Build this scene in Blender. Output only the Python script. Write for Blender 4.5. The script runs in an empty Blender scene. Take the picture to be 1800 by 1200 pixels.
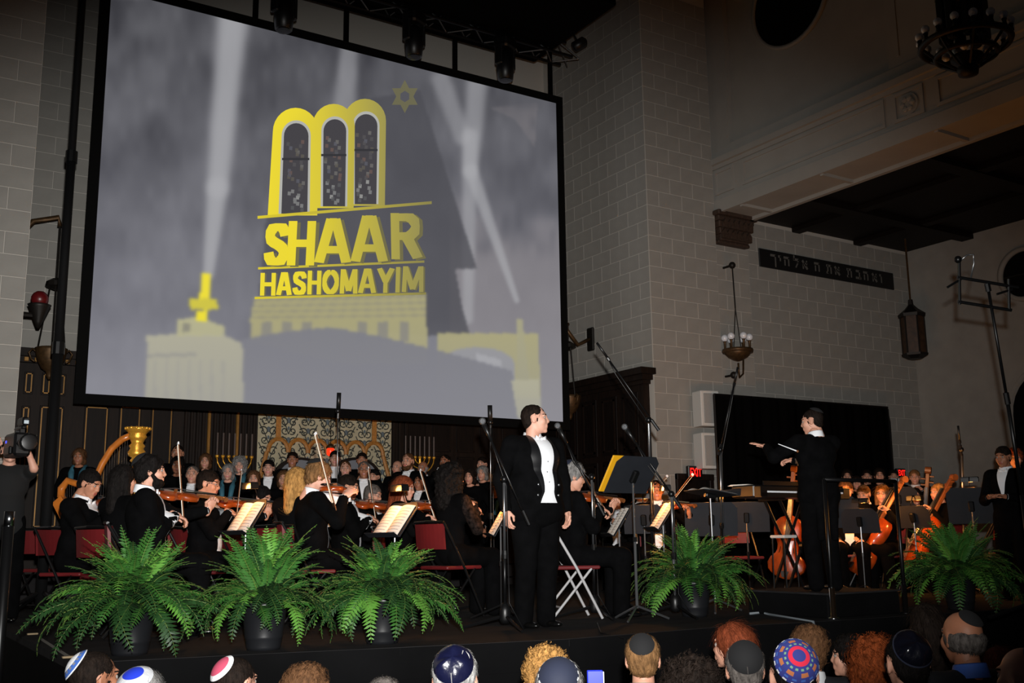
import bpy, math, random
import numpy as np
from mathutils import Matrix, Vector, noise
random.seed(7)
scene = bpy.context.scene
COL = scene.collection
PI = math.pi
def lin(c): return tuple(((x/255)/12.92 if x/255 <= .04045 else ((x/255+.055)/1.055)**2.4) for x in c)

# ------------------------------------------------------------------ camera
# world: X along the stage front (to the right), Y towards the ark, Z up, stage floor = 0, hall floor = HALL
HALL = -.95
FPX = 1831.; YAW, PITCH, ROLL = [math.radians(a) for a in (32.49, 10.74, -.755)]; EYE = .68
cy, sy = math.cos(YAW), math.sin(YAW)
FW = np.array([sy*math.cos(PITCH), cy*math.cos(PITCH), math.sin(PITCH)])
RT0 = np.array([cy, -sy, 0.]); UP0 = np.cross(RT0, FW)
RT = RT0*math.cos(ROLL)+UP0*math.sin(ROLL); UP = -RT0*math.sin(ROLL)+UP0*math.cos(ROLL)
CAM = np.array([0, 0, EYE])
def ray(x, y): return FW+RT*((x-900)/FPX)-UP*((y-600)/FPX)
def az(x, y, z=0.): d = ray(x, y); return CAM+d*((z-EYE)/d[2])
def ay(x, y, Y): d = ray(x, y); return CAM+d*(Y/d[1])
def ax(x, y, X): d = ray(x, y); return CAM+d*(X/d[0])
def ad(x, y, t): return CAM+ray(x, y)*t
def pr(P):
    v = np.asarray(P, float)-CAM; t = v@FW
    return np.stack([900+FPX*(v@RT)/t, 600-FPX*(v@UP)/t], -1)
cd = bpy.data.cameras.new('camera'); cam = bpy.data.objects.new('camera', cd); COL.objects.link(cam)
cd.sensor_width = 36; cd.lens = 36*FPX/1800; cd.clip_start = .05; cd.clip_end = 100
mw = Matrix.Identity(4)
for i in range(3): mw[i][0], mw[i][1], mw[i][2], mw[i][3] = RT[i], UP[i], -FW[i], CAM[i]
cam.matrix_world = mw; scene.camera = cam
# ------------------------------------------------------------------ world and the photographer's flash
w = bpy.data.worlds.new('world'); scene.world = w; w.use_nodes = True
w.node_tree.nodes['Background'].inputs[0].default_value = (.55, .55, .6, 1)
w.node_tree.nodes['Background'].inputs[1].default_value = .012
ld = bpy.data.lights.new('camera_flash', 'SPOT'); lo = bpy.data.objects.new('camera_flash', ld); COL.objects.link(lo)
ld.energy = 4500; ld.spot_size = math.radians(48); ld.spot_blend = 1; ld.shadow_soft_size = .035; ld.color = (1, .985, .955)
fpos = CAM+UP*.24+RT*.05
tgt = ad(720, 685, 10); dv = Vector(tgt-fpos).normalized()
mq = dv.to_track_quat('-Z', 'Y').to_matrix().to_4x4()
lo.matrix_world = Matrix.Translation(Vector(fpos)) @ mq @ Matrix.Diagonal((1.84, 1., 1., 1.))
vs = scene.view_settings
vs.view_transform = 'Standard'; vs.look = 'None'; vs.gamma = 1; vs.exposure = 0; vs.use_curve_mapping = False

# ------------------------------------------------------------------ materials
MATS = {}
def mat(name, col, rough=.6, metal=0., var=0., scale=6., bump=0., bscale=60., emit=None, es=0., stretch=None, spec=.5, vcol=False, alpha=1., coat=0.):
    if name in MATS: return MATS[name]
    m = bpy.data.materials.new(name); m.use_nodes = True; nt = m.node_tree; b = nt.nodes['Principled BSDF']
    c = lin(col)
    b.inputs['Base Color'].default_value = (*c, 1); b.inputs['Roughness'].default_value = rough
    b.inputs['Metallic'].default_value = metal; b.inputs['Specular IOR Level'].default_value = spec
    if coat: b.inputs['Coat Weight'].default_value = coat; b.inputs['Coat Roughness'].default_value = .12
    tc = nt.nodes.new('ShaderNodeTexCoord'); mp = nt.nodes.new('ShaderNodeMapping'); nt.links.new(tc.outputs['Object'], mp.inputs[0])
    if stretch: mp.inputs['Scale'].default_value = stretch
    if var:
        n = nt.nodes.new('ShaderNodeTexNoise'); n.inputs['Scale'].default_value = scale; n.inputs['Detail'].default_value = 5
        nt.links.new(mp.outputs[0], n.inputs['Vector'])
        r = nt.nodes.new('ShaderNodeValToRGB'); r.color_ramp.elements[0].position = .32; r.color_ramp.elements[1].position = .68
        r.color_ramp.elements[0].color = (*[x*(1-var) for x in c], 1); r.color_ramp.elements[1].color = (*[min(1, x*(1+var)) for x in c], 1)
        nt.links.new(n.outputs[0], r.inputs[0]); nt.links.new(r.outputs[0], b.inputs['Base Color'])
    if bump:
        n2 = nt.nodes.new('ShaderNodeTexNoise'); n2.inputs['Scale'].default_value = bscale; n2.inputs['Detail'].default_value = 4
        nt.links.new(mp.outputs[0], n2.inputs['Vector'])
        bp = nt.nodes.new('ShaderNodeBump'); bp.inputs['Strength'].default_value = bump; bp.inputs['Distance'].default_value = .01
        nt.links.new(n2.outputs[0], bp.inputs['Height']); nt.links.new(bp.outputs[0], b.inputs['Normal'])
    if emit: b.inputs['Emission Color'].default_value = (*lin(emit), 1); b.inputs['Emission Strength'].default_value = es
    if vcol:
        a = nt.nodes.new('ShaderNodeVertexColor'); a.layer_name = 'col'
        nt.links.new(a.outputs[0], b.inputs['Emission Color']); b.inputs['Emission Strength'].default_value = es
    MATS[name] = m; return m
STONE = mat('stone', (151, 148, 142), .9, var=.07, scale=3, bump=.15, bscale=90, spec=.2)
MORTAR = mat('mortar', (190, 185, 177), .95, spec=.1)
PLASTER = mat('plaster', (158, 155, 149), .9, var=.05, scale=2, spec=.15)
WOOD = mat('dark_wood', (26, 17, 12), .6, var=.35, scale=5, stretch=(6, 6, .6), bump=.1, spec=.2)
WOODP = mat('dark_wood_panel', (18, 11, 8), .6, var=.4, scale=5, stretch=(8, 8, .7), spec=.2)
GOLD = mat('gilt_line', (150, 108, 50), .4, metal=.4, var=.2)
BRASS = mat('aged_brass', (84, 62, 38), .5, metal=.6, var=.3, scale=20)
GILT = mat('polished_gilt', (236, 172, 62), .28, metal=.55, var=.15, scale=30, bump=.25, bscale=120)
IRON = mat('dark_iron', (32, 29, 26), .5, metal=.5, var=.2)
BLACKP = mat('black_plastic', (14, 14, 15), .4)
BLACKM = mat('black_metal', (16, 16, 17), .35, metal=.3)
DESK = mat('stand_desk_metal', (36, 38, 43), .6, metal=.1, var=.1, spec=.2)
CHROME = mat('chrome', (205, 208, 212), .18, metal=1.)
STEEL = mat('grey_steel', (150, 152, 155), .3, metal=.9)
BLACKC = mat('black_cloth', (9, 9, 10), 1., var=.3, scale=4, bump=.1, spec=.04)
STAGEM = mat('stage_deck_black', (36, 35, 36), .85, spec=.15, var=.3, scale=2.2, bump=.15, bscale=30, stretch=(.7, 3, 1))
FASCIA = mat('stage_fascia_black', (13, 13, 14), .85, var=.35, scale=1.5, spec=.06)
FLOORM = mat('hall_carpet', (38, 24, 20), .95, var=.2, scale=20)
RED = mat('red_vinyl', (96, 14, 18), .6, var=.1)
PAPER = mat('sheet_paper', (232, 228, 220), .8, var=.03)
INK = mat('ink_line', (70, 66, 64), .8)
GLASSB = mat('frosted_bulb', (225, 230, 238), .2, spec=.9)
DARKGLASS = mat('dark_window', (8, 8, 9), .6, spec=.1)
WHITEP = mat('white_speaker_plastic', (205, 203, 198), .6)
GRILLE = mat('speaker_grille', (150, 149, 146), .7, var=.1, scale=80)
VARN = mat('violin_varnish', (150, 62, 18), .3, var=.35, scale=9, coat=.5)
VARND = mat('violin_neck_wood', (120, 70, 34), .4, var=.2)
EBONY = mat('ebony', (14, 11, 10), .35)
TUX = mat('black_tailcoat_wool', (9, 9, 10), 1., var=.25, scale=12, bump=.1, bscale=200, spec=.04)
SATIN = mat('black_satin', (20, 20, 22), .35, var=.2)
TROUS = mat('black_trouser_wool', (9, 9, 10), 1., var=.2, scale=12, spec=.04)
SHIRT = mat('white_shirt', (236, 238, 242), .7, var=.02, bump=.05)
SHOE = mat('black_shoe_leather', (12, 12, 12), .25, coat=.4)
EYEW = mat('eye_white', (150, 142, 136), .4, spec=.2); EYED = mat('eye_dark', (30, 22, 18), .2)
def skin(k): return mat('skin_tone_%d' % k, [(202, 148, 124), (186, 130, 102), (166, 110, 82), (208, 156, 134)][k % 4], .55, var=.06, scale=18, bump=.05)
def lipm(k): return mat('lip_tone_%d' % (k % 4), [(186, 108, 98), (168, 96, 84), (150, 84, 70), (196, 112, 106)][k % 4], .45)
LAMPGLOW = mat('stand_lamp_glow', (255, 170, 70), .5, emit=(255, 150, 60), es=6)

# ------------------------------------------------------------------ geometry helpers
class G:
    def __init__(s): s.v = []; s.f = []; s.m = []; s.n = 0
    def add(s, v, f, mi=0):
        v = np.asarray(v, float).reshape(-1, 3); n = s.n
        s.v.append(v); s.f.extend([tuple(int(i)+n for i in q) for q in f])
        if np.ndim(mi): s.m.extend([int(i) for i in mi])
        else: s.m.extend([mi]*len(f))
        s.n += len(v); return s
    def box(s, a, b, mi=0):
        x0, y0, z0 = a; x1, y1, z1 = b
        return s.add([(x0,y0,z0),(x1,y0,z0),(x1,y1,z0),(x0,y1,z0),(x0,y0,z1),(x1,y0,z1),(x1,y1,z1),(x0,y1,z1)],
                     [(3,2,1,0),(4,5,6,7),(0,1,5,4),(1,2,6,5),(2,3,7,6),(3,0,4,7)], mi)
    def bbox(s, a, b, c=.01, mi=0):      # box with chamfered vertical and top edges
        x0, y0, z0 = a; x1, y1, z1 = b; c = min(c, (x1-x0)/3, (y1-y0)/3, (z1-z0)/3)
        def ring(z, e): return [(x0+c+e,y0+e,z),(x1-c-e,y0+e,z),(x1-e,y0+c+e,z),(x1-e,y1-c-e,z),(x1-c-e,y1-e,z),(x0+c+e,y1-e,z),(x0+e,y1-c-e,z),(x0+e,y0+c+e,z)]
        v = ring(z0, c*.6)+ring(z0+c, 0)+ring(z1-c, 0)+ring(z1, c*.6)
        f = [tuple(range(7, -1, -1)), tuple(range(24, 32))]
        for k in range(3):
            for i in range(8): f.append((k*8+i, k*8+(i+1) % 8, k*8+8+(i+1) % 8, k*8+8+i))
        return s.add(v, f, mi)
    def tube(s, pts, r, n=8, mi=0, cap=True):
        pts = [np.asarray(p, float) for p in pts]; rs = r if np.ndim(r) else [r]*len(pts)
        v = []; u = None
        for i, p in enumerate(pts):
            t = pts[min(i+1, len(pts)-1)]-pts[max(i-1, 0)]; t = t/(np.linalg.norm(t)+1e-9)
            if u is None: u = np.cross(t, (0, 0, 1.) if abs(t[2]) < .9 else (1., 0, 0))
            else: u = u-t*(u@t)
            u = u/(np.linalg.norm(u)+1e-9); w_ = np.cross(t, u)
            for k in range(n):
                a = 2*PI*k/n; v.append(p+rs[i]*(u*math.cos(a)+w_*math.sin(a)))
        f = []
        for i in range(len(pts)-1):
            for k in range(n): f.append((i*n+k, i*n+(k+1) % n, i*n+n+(k+1) % n, i*n+n+k))
        if cap: f.append(tuple(range(n-1, -1, -1))); f.append(tuple((len(pts)-1)*n+k for k in range(n)))
        return s.add(v, f, mi)
    def lathe(s, prof, n=24, c=(0, 0, 0), mi=0):        # prof: (r, z)
        v = []; f = []
        for r, z in prof:
            for k in range(n): a = 2*PI*k/n; v.append((c[0]+r*math.cos(a), c[1]+r*math.sin(a), c[2]+z))
        for i in range(len(prof)-1):
            for k in range(n): f.append((i*n+k, i*n+(k+1) % n, i*n+n+(k+1) % n, i*n+n+k))
        f.append(tuple(range(n-1, -1, -1))); f.append(tuple((len(prof)-1)*n+k for k in range(n)))
        return s.add(v, f, mi)
    def sph(s, c, r, n=12, mi=0):
        r = (r, r, r) if not np.ndim(r) else r; v = []; f = []; m_ = n//2
        for i in range(m_+1):
            th = PI*i/m_
            for k in range(n): a = 2*PI*k/n; v.append((c[0]+r[0]*math.sin(th)*math.cos(a), c[1]+r[1]*math.sin(th)*math.sin(a), c[2]+r[2]*math.cos(th)))
        for i in range(m_):
            for k in range(n): f.append((i*n+k, i*n+n+k, i*n+n+(k+1) % n, i*n+(k+1) % n))
        return s.add(v, f, mi)
    def prism(s, poly, h, axis=2, z0=0., mi=0):         # outline in 2D, extruded along an axis
        n = len(poly); v = []
        for z in (z0, z0+h):
            for a, b in poly:
                v.append({2: (a, b, z), 1: (a, z, b), 0: (z, a, b)}[axis])
        f = [tuple(range(n-1, -1, -1)), tuple(range(n, 2*n))]+[(i, (i+1) % n, n+(i+1) % n, n+i) for i in range(n)]
        return s.add(v, f, mi)
    def xf(s, M):
        M = np.array(M); s.v = [q@M[:3, :3].T+M[:3, 3] for q in s.v]; return s
    def mesh(s, name, mats, smooth=False):
        me = bpy.data.meshes.new(name); v = np.concatenate(s.v) if s.v else np.zeros((0, 3))
        me.from_pydata(v.tolist(), [], s.f)
        for m_ in (mats if isinstance(mats, (list, tuple)) else [mats]): me.materials.append(m_)
        if any(s.m): me.polygons.foreach_set('material_index', s.m)
        if smooth: me.polygons.foreach_set('use_smooth', [True]*len(s.f))
        me.validate(); me.update(); return me
    def build(s, name, mats, parent=None, smooth=False):
        return put(name, s.mesh(name, mats, smooth), parent)
def put(name, me, parent=None):
    o = bpy.data.objects.new(name, me); COL.objects.link(o)
    if parent is not None: o.parent = parent
    return o
def tag(o, label, cat, group=None):
    o['label'] = label; o['category'] = cat
    if group: o['group'] = group
    return o
def T(name, label, cat, loc=(0, 0, 0), rz=0., group=None):
    o = bpy.data.objects.new(name, None); COL.objects.link(o); o.empty_display_size = .1
    o.location = loc; o.rotation_euler = (0, 0, rz); return tag(o, label, cat, group)
def S(o): o['kind'] = 'structure'; return o
def dup(o, parent=None):
    c = o.copy(); COL.objects.link(c)
    if parent is not None: c.parent = parent
    for ch in list(o.children): dup(ch, c)
    return c
def rotm(ax_, ang): return np.array(Matrix.Rotation(ang, 3, ax_))
def nrm(v): v = np.asarray(v, float); return v/(np.linalg.norm(v)+1e-12)
def frame(y, up, o=(0, 0, 0)):           # matrix whose Y axis is y and whose Z axis is near up
    y = nrm(y); x = nrm(np.cross(y, up)); z = np.cross(x, y); M = np.eye(4)
    M[:3, 0], M[:3, 1], M[:3, 2], M[:3, 3] = x, y, z, o; return M
def text_mesh(txt, size=1., offset=0., ext=0.):       # the built-in font as flat outlines; returns verts, faces
    cu = bpy.data.curves.new('t', 'FONT'); cu.body = txt; cu.size = size; cu.offset = offset; cu.extrude = ext; cu.resolution_u = 3
    ob = bpy.data.objects.new('t', cu); COL.objects.link(ob)
    dg = bpy.context.evaluated_depsgraph_get(); dg.update(); me = ob.evaluated_get(dg).to_mesh()
    v = np.array([x.co[:] for x in me.vertices]); f = [tuple(q.vertices) for q in me.polygons]
    ob.evaluated_get(dg).to_mesh_clear(); bpy.data.objects.remove(ob); bpy.data.curves.remove(cu); return v, f

# ------------------------------------------------------------------ the room
YW, YR, YS = 12.5, 15.4, 13.6        # end wall, ark wall, screen
XL, XP, XB, XA, XR = 1.5, 10.6, 12.1, 12.95, 17.7
def blocks(wall, org, du, dv_, dn, u0, u1, v0, v1, skip=None, bl=.5, bh=.257, voff=.0):
    """stone blocks laid in courses on a wall plane; each is a mesh of its own"""
    cache = {}; n = 0
    du, dv_, dn, org = [np.asarray(q, float) for q in (du, dv_, dn, org)]
    k0 = int(math.floor((v0-voff)/bh))
    for k in range(k0, int(math.ceil((v1-voff)/bh))):
        za, zb = max(v0, voff+k*bh), min(v1, voff+(k+1)*bh)
        if zb-za < .05: continue
        u = u0-(.5*bl if k % 2 else 0)
        while u < u1-.02:
            ua, ub = max(u, u0), min(u+bl, u1); u += bl
            if ub-ua < .03 or (skip and skip(ua, ub, za, zb)): continue
            key = (round(ub-ua, 3), round(zb-za, 3))
            if key not in cache:
                g = G(); e = .005; c = .003
                a, b = key[0]-e, key[1]-e
                pts = [(e, e, 0), (a, e, 0), (a, b, 0), (e, b, 0), (e+c, e+c, .006), (a-c, e+c, .006), (a-c, b-c, .006), (e+c, b-c, .006)]
                v = [du*p[0]+dv_*p[1]+dn*p[2] for p in pts]
                g.add(v, [(4, 5, 6, 7), (0, 1, 5, 4), (1, 2, 6, 5), (2, 3, 7, 6), (3, 0, 4, 7)])
                cache[key] = g.mesh('stone_block', STONE)
            o = put('stone_block', cache[key], wall); o.location = org+du*ua+dv_*za; n += 1
S(G().box((-12, -6, HALL-.1), (18, 16, HALL)).build('floor', FLOORM))
S(G().box((-6, -6, 12), (18, 16, 12.2)).build('ceiling', PLASTER))
wl = S(G().box((-5, YW, HALL), (XL, YW+.3, 12)).build('wall_left', MORTAR))
blocks(wl, (0, YW, 0), (1, 0, 0), (0, 0, 1), (0, -1, 0), .5, XL, .3, 7.6, voff=.03)
S(G().box((XL-.3, YW+.3, HALL), (XL, YR, 12)).build("wall_apse_left", STONE))
wb = S(G().box((XL-.3, YR, HALL), (XP+.3, YR+.3, 12)).build('wall_back', MORTAR))
blocks(wb, (0, YR, 0), (1, 0, 0), (0, 0, 1), (0, -1, 0), XL+.1, 4.0, 3.3, 9.0, skip=lambda a, b, c, d: a > 3.5)
ws = S(G().box((XP, YW, HALL), (XP+.3, YR, 12)).build('wall_apse', MORTAR))
blocks(ws, (XP, 0, 0), (0, 1, 0), (0, 0, 1), (-1, 0, 0), YW, 15.1, 3.3, 9.9, voff=.09)
wp = S(G().box((XP+.3, YW, HALL), (XB-.02, YW+.4, 12)).add([(XP, YW+.0, HALL)]*0, []).build('wall_pier', MORTAR))
blocks(wp, (0, YW, 0), (1, 0, 0), (0, 0, 1), (0, -1, 0), XP+.0, XB-.02, .3, 9.9, voff=.09)
wh = S(G().box((XB-.02, 12.9, HALL), (XR+.3, 13.2, 12)).build('wall_aisle', MORTAR))
blocks(wh, (0, 12.9, 0), (1, 0, 0), (0, 0, 1), (0, -1, 0), XA, XR, 1.2, 6.25, voff=.05, skip=lambda a, b, c, d: (d < 2.3 and a > 13.3 and b < 15.3))
wr = S(G().box((XR, 0, HALL), (XR+.3, 12.9, 7)).build('wall_right', STONE))
# aisle pilaster and its capital
pil = S(G().box((XB-.02, 12.62, HALL), (XA, 12.9, 5.6)).build('wall_pilaster', MORTAR))
blocks(pil, (0, 12.62, 0), (1, 0, 0), (0, 0, 1), (0, -1, 0), XB-.02, XA, .5, 5.6, voff=.09, bl=.62)
capm = mat('capital_bronze', (62, 46, 36), .7, var=.35, scale=25, bump=.6, bscale=45)
cap = T('pilaster_capital', 'carved dark bronze capital under the end of the stone beam', 'capital', (12.5, 12.6, 5.58))
g = G()
for i, (hw, z0, z1) in enumerate([(.37, 0, .05), (.33, .05, .16), (.36, .16, .27), (.39, .27, .38), (.42, .38, .46)]):
    g.bbox((-hw, -.12-i*.02, z0), (hw, .02, z1), .015)
g.build('bell', capm, cap)
g = G().bbox((-.47, -.26, .46), (.47, .02, .54), .02); g.build('abacus', capm, cap)
for r_ in range(2):
    for i in range(6):
        x = -.29+i*.116
        G().prism([(x-.05, .07+r_*.17), (x+.05, .07+r_*.17), (x+.055, .17+r_*.17), (x, .24+r_*.17), (x-.055, .17+r_*.17)], .05, 1, -.2-r_*.04).build('leaf', capm, cap)
# stone beam over the aisle, with sunk panels
beam = S(G().box((XB+.04, 0, 6.1), (XA-.1, 12.62, 7.0)).build('trim_1', PLASTER))
for z0, z1, p in ((6.08, 6.3, .05), (6.3, 6.36, .025), (6.86, 6.93, .03), (6.93, 7.03, .09)):
    G().box((XB+.04-p, 0, z0), (XB+.06, 12.62, z1)).build('moulding', PLASTER, beam)
for (y0, y1) in ((12.05, 12.5), (9.0, 11.85), (8.35, 8.85), (4.6, 8.15), (1.0, 4.4)):
    g = G(); e = .05; x0, x1 = XB+.015, XB+.05; z0, z1 = 6.4, 6.83
    g.box((x0, y0, z0), (x1, y1, z0+e)); g.box((x0, y0, z1-e), (x1, y1, z1)); g.box((x0, y0, z0+e), (x1, y0+e, z1-e)); g.box((x0, y1-e, z0+e), (x1, y1, z1-e))
    g.build('panel_frame', PLASTER, beam)
g = G()
for rr, x in ((.16, XB+.03), (.1, XB+.015)): 
    g.prism([(8.6+rr*math.cos(a*PI/8), 6.61+rr*math.sin(a*PI/8)) for a in range(16)], .03, 0, x-.01)
for k in range(6):
    a = k*PI/3; g.sph((XB+.0, 8.6+.08*math.cos(a), 6.61+.08*math.sin(a)), (.02, .045, .045), 8)
g.build('rosette', PLASTER, beam)
for y in (11.9, 10.2, 8.2, 6.2, 4.2): G().box((XB+.02, y-.03, 6.05), (XA-.08, y+.03, 6.1)).build('soffit_rib', PLASTER, beam)
G().box((XA-.14, 0, 6.04), (XA-.06, 12.62, 6.14)).build('soffit_edge', PLASTER, beam)
# clerestory wall above it, round window, flat pilasters
wc = S(G().box((XB+.18, 0, 7.0), (XA, 12.62, 12)).build('wall_clerestory', PLASTER))
G().box((XB+.06, 0, 7.03), (XB+.19, 12.62, 7.24)).build('plinth', PLASTER, wc)
for (y0, y1) in ((7.9, 8.9), (4.0, 5.0), (12.15, 12.62)):
    G().box((XB+.08, y0, 7.24), (XB+.19, y1, 12)).build('flat_pilaster', PLASTER, wc)
    if y1-y0 > .6:
        for q_ in (y0+.15, y1-.19): G().box((XB+.068, q_, 7.4), (XB+.079, q_+.04, 12)).build('pilaster_edge', PLASTER, wc)
win = S(T('window_1', 'dark round window high in the clerestory wall', 'window', (XB+.18, 10.72, 9.25)))
def ringx(g, r0, r1, x0, x1, n=40):
    v = []; f = []
    for r, x in ((r0, x0), (r1, x0), (r1, x1), (r0, x1)):
        for k in range(n): a = 2*PI*k/n; v.append((x, r*math.cos(a), r*math.sin(a)))
    for j in range(4):
        for k in range(n): f.append((j*n+k, j*n+(k+1) % n, ((j+1) % 4)*n+(k+1) % n, ((j+1) % 4)*n+k))
    return g.add(v, f)
ringx(G(), .76, .82, -.05, .02).build('window_frame', PLASTER, win, True)
G().prism([(.77*math.cos(a*PI/20), .77*math.sin(a*PI/20)) for a in range(40)], .02, 0, -.02).build('pane', DARKGLASS, win)
win = S(T('window_2', 'dark round window in the right aisle wall', 'window', (XR, 10.45, 5.27)))
ringx(G(), .42, .5, -.1, .02).build('window_frame', STONE, win, True)
G().prism([(.43*math.cos(a*PI/16), .43*math.sin(a*PI/16)) for a in range(32)], .02, 0, -.03).build('pane', DARKGLASS, win)
G().box((-.06, -.4, -.015), (-.03, .4, .015)).build('glazing_bar', IRON, win)
win = S(T('window_3', 'tall dark arched opening in the right aisle wall', 'window', (XR, 10.15, 0)))
arc = [(-.85, .6), (.85, .6)]+[(.85*math.cos(a*PI/14), 2.75+.85*math.sin(a*PI/14)) for a in range(15)]
G().prism(arc, .02, 0, -.04).build('pane', DARKGLASS, win)
g = G(); arc2 = [(.85, .6)]+[(.85*math.cos(a*PI/14), 2.75+.85*math.sin(a*PI/14)) for a in range(15)]+[(-.85, .6)]
g.tube([(-.03, a, b) for a, b in arc2], .06, 6); g.build('window_frame', STONE, win)
# aisle ceiling
ce = S(G().box((XA-.1, 0, 6.28), (XR, 12.9, 6.5)).build('ceiling_aisle', WOODP))
for k in range(5): G().box((XA, 2.2+k*2.3, 6.18), (XR, 2.45+k*2.3, 6.3)).build('ceiling_beam', WOODP, ce)
for k in range(2): G().box((14.4+k*1.7, 0, 6.2), (14.6+k*1.7, 12.9, 6.3)).build('ceiling_beam', WOODP, ce)
# stage
sg = S(T('stage_platform', 'black wooden stage platform', 'stage'))
front = [(az(130, 1165)[0], az(130, 1165)[1]), (2.32, 6.52), (3.13, 6.32), (4.3, 6.08), (5.8, 6.12), (6.9, 5.95), (13.5, 5.55)]
poly = front+[(17.6, 5.5), (17.6, 12.45), (10.5, 12.45), (10.5, 15.3), (1.6, 15.3), (1.6, 12.4), (1.22, 12.4)]
G().prism(poly, .05, 2, -.05).build('deck', STAGEM, sg)
g = G()
for (a, b) in zip(front[:-1], front[1:]):
    a, b = np.array(a), np.array(b); n_ = nrm(np.array([b[1]-a[1], -(b[0]-a[0])]))
    g.add([(a[0], a[1], HALL), (b[0], b[1], HALL), (b[0], b[1], -.05), (a[0], a[1], -.05)], [(0, 1, 2, 3)])
    q = [a+n_*.012, b+n_*.012]
    G().add([(*q[0], -.2), (*q[1], -.2), (*q[1], -.003), (*q[0], -.003), (*a, -.003), (*b, -.003)], [(0, 1, 2, 3), (3, 2, 5, 4)]).build('edge_strip', FASCIA, sg)
g.add([(1.22, 12.4, HALL), (front[0][0], front[0][1], HALL), (front[0][0], front[0][1], -.05), (1.22, 12.4, -.05)], [(0, 1, 2, 3)])
g.build('fascia', FASCIA, sg)
G().box((3.2, 5.2, HALL), (5.9, 5.95, HALL+.36)).build('wood_step', mat('brown_step', (70, 38, 24), .5, var=.3), sg)
TAPE = mat('gaffer_tape', (150, 130, 100), .7)
for (p, q) in (((72, 1123), (122, 1155)),):
    a, b = az(*p, .002), az(*q, .002); G().tube([a, b], .012, 4).build('edge_tape', mat('grey_tape', (120, 116, 108), .7), sg)
for p in ((57, 1115), (121, 1156)):
    a = az(*p, .0); G().bbox((a[0]-.04, a[1]-.02, 0), (a[0]+.04, a[1]+.02, .012), .004).build('tape_mark', TAPE, sg)
for dz, y0 in ((.1, 13.85), (.28, 14.45)):
    S(G().bbox((1.7, y0, 0), (10.4, 15.2, dz), .01).build('choir_riser', STAGEM))
# ------------------------------------------------------------------ ark wall: panelling, curtain
dado = S(T('trim_2', 'dark wood panelling along the ark wall', 'panelling'))
G().box((1.6, YR-.08, 0), (10.55, YR, 3.12)).build('backboard', WOOD, dado)
G().box((1.6, YR-.16, 3.12), (10.55, YR, 3.2)).build('cornice', WOOD, dado); G().box((1.6, YR-.22, 3.2), (10.55, YR, 3.31)).build('cornice', WOOD, dado)
for i in range(16): 
    x = 1.75+i*.13; G().bbox((x, YR-.185, 3.13), (x+.06, YR-.15, 3.19), .008).build('dentil', GOLD, dado)
def panel(x0, x1, z0, z1, gold=True, par=dado, y=YR-.08):
    p = G().bbox((x0, y-.015, z0), (x1, y, z1), .008).build('wood_panel', WOODP, par)
    e = .014; g = G(); m_ = GOLD if gold else WOOD
    x0 += .02; x1 -= .02; z1 -= .02; z0 += .02; yy0, yy1 = y-.026, y-.012
    g.box((x0, yy0, z0), (x0+e, yy1, z1)); g.box((x1-e, yy0, z0), (x1, yy1, z1)); g.box((x0, yy0, z1-e), (x1, yy1, z1)); g.box((x0, yy0, z0), (x1, yy1, z0+e))
    g.build('gilt_beading' if gold else 'beading', m_, p)
def px2x(a, y, Y): return ay(a, y, Y)[0]
for a, b in ((38, 54), (70, 113), (149, 192), (210, 249), (266, 305)):
    panel(px2x(a, 720, 15.3)-.0, px2x(b, 720, 15.3), .9, ay((a+b)/2, 713, 15.3)[2])
for a, b in ((43, 60), (74, 91), (99, 117)): panel(px2x(a, 660, 15.3), px2x(b, 660, 15.3), ay(80, 694, 15.3)[2], ay(80, 655, 15.3)[2])
xa, xb = px2x(455, 780, 15.2), px2x(690, 780, 15.2)
for i in range(15):
    x = px2x(322, 780, 15.3)+i*.085
    if x < xa-.05: G().bbox((x, YR-.13, .3), (x+.045, YR-.08, 3.1), .01).build('fluted_rib', GOLD if i in (4, 9, 13) else WOOD, dado)
for i in range(3): G().bbox((xb+.04+i*.11, YR-.13, .3), (xb+.1+i*.11, YR-.08, 3.1), .01).build('fluted_rib', WOOD, dado)
for i in range(5):
    x = px2x(716, 780, 15.3)+i*.46; panel(x, x+.36, .9, 2.05, False); panel(x, x+.36, 2.12, 2.9, False)
# ark curtain
cm = mat('ark_curtain_brocade', (178, 168, 140), .85, var=.12, scale=7, bump=.1)
ark = T('ark_curtain', 'cream brocade curtain with dark scrollwork and gold bands hanging behind the choir', 'curtain', ((xa+xb)/2, YR-.14, .3))
wd = (xb-xa)/2; g = G(); n = 60; v = []
for i in range(n+1):
    x = -wd+2*wd*i/n; yy = .012*math.sin(x*16)
    v += [(x, yy, 0), (x, yy, 2.78)]
g.add(v, [(2*i, 2*i+2, 2*i+3, 2*i+1) for i in range(n)]); g.build('cloth', cm, ark, True)
SCR = mat('curtain_scrollwork', (58, 60, 56), .85); TEALS = mat('curtain_flower_blue', (92, 102, 108), .85); g = G(); r9 = random.Random(4)
def spiral(cx, cz, r0, turns, sgn, rot, n=16):
    return [(cx+sgn*(r0*(1-.78*k/n))*math.cos(rot+turns*2*PI*k/n), -.022, cz+(r0*(1-.78*k/n))*math.sin(rot+turns*2*PI*k/n)) for k in range(n+1)]
nx_ = 7; dxs = 2*wd/nx_
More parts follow.
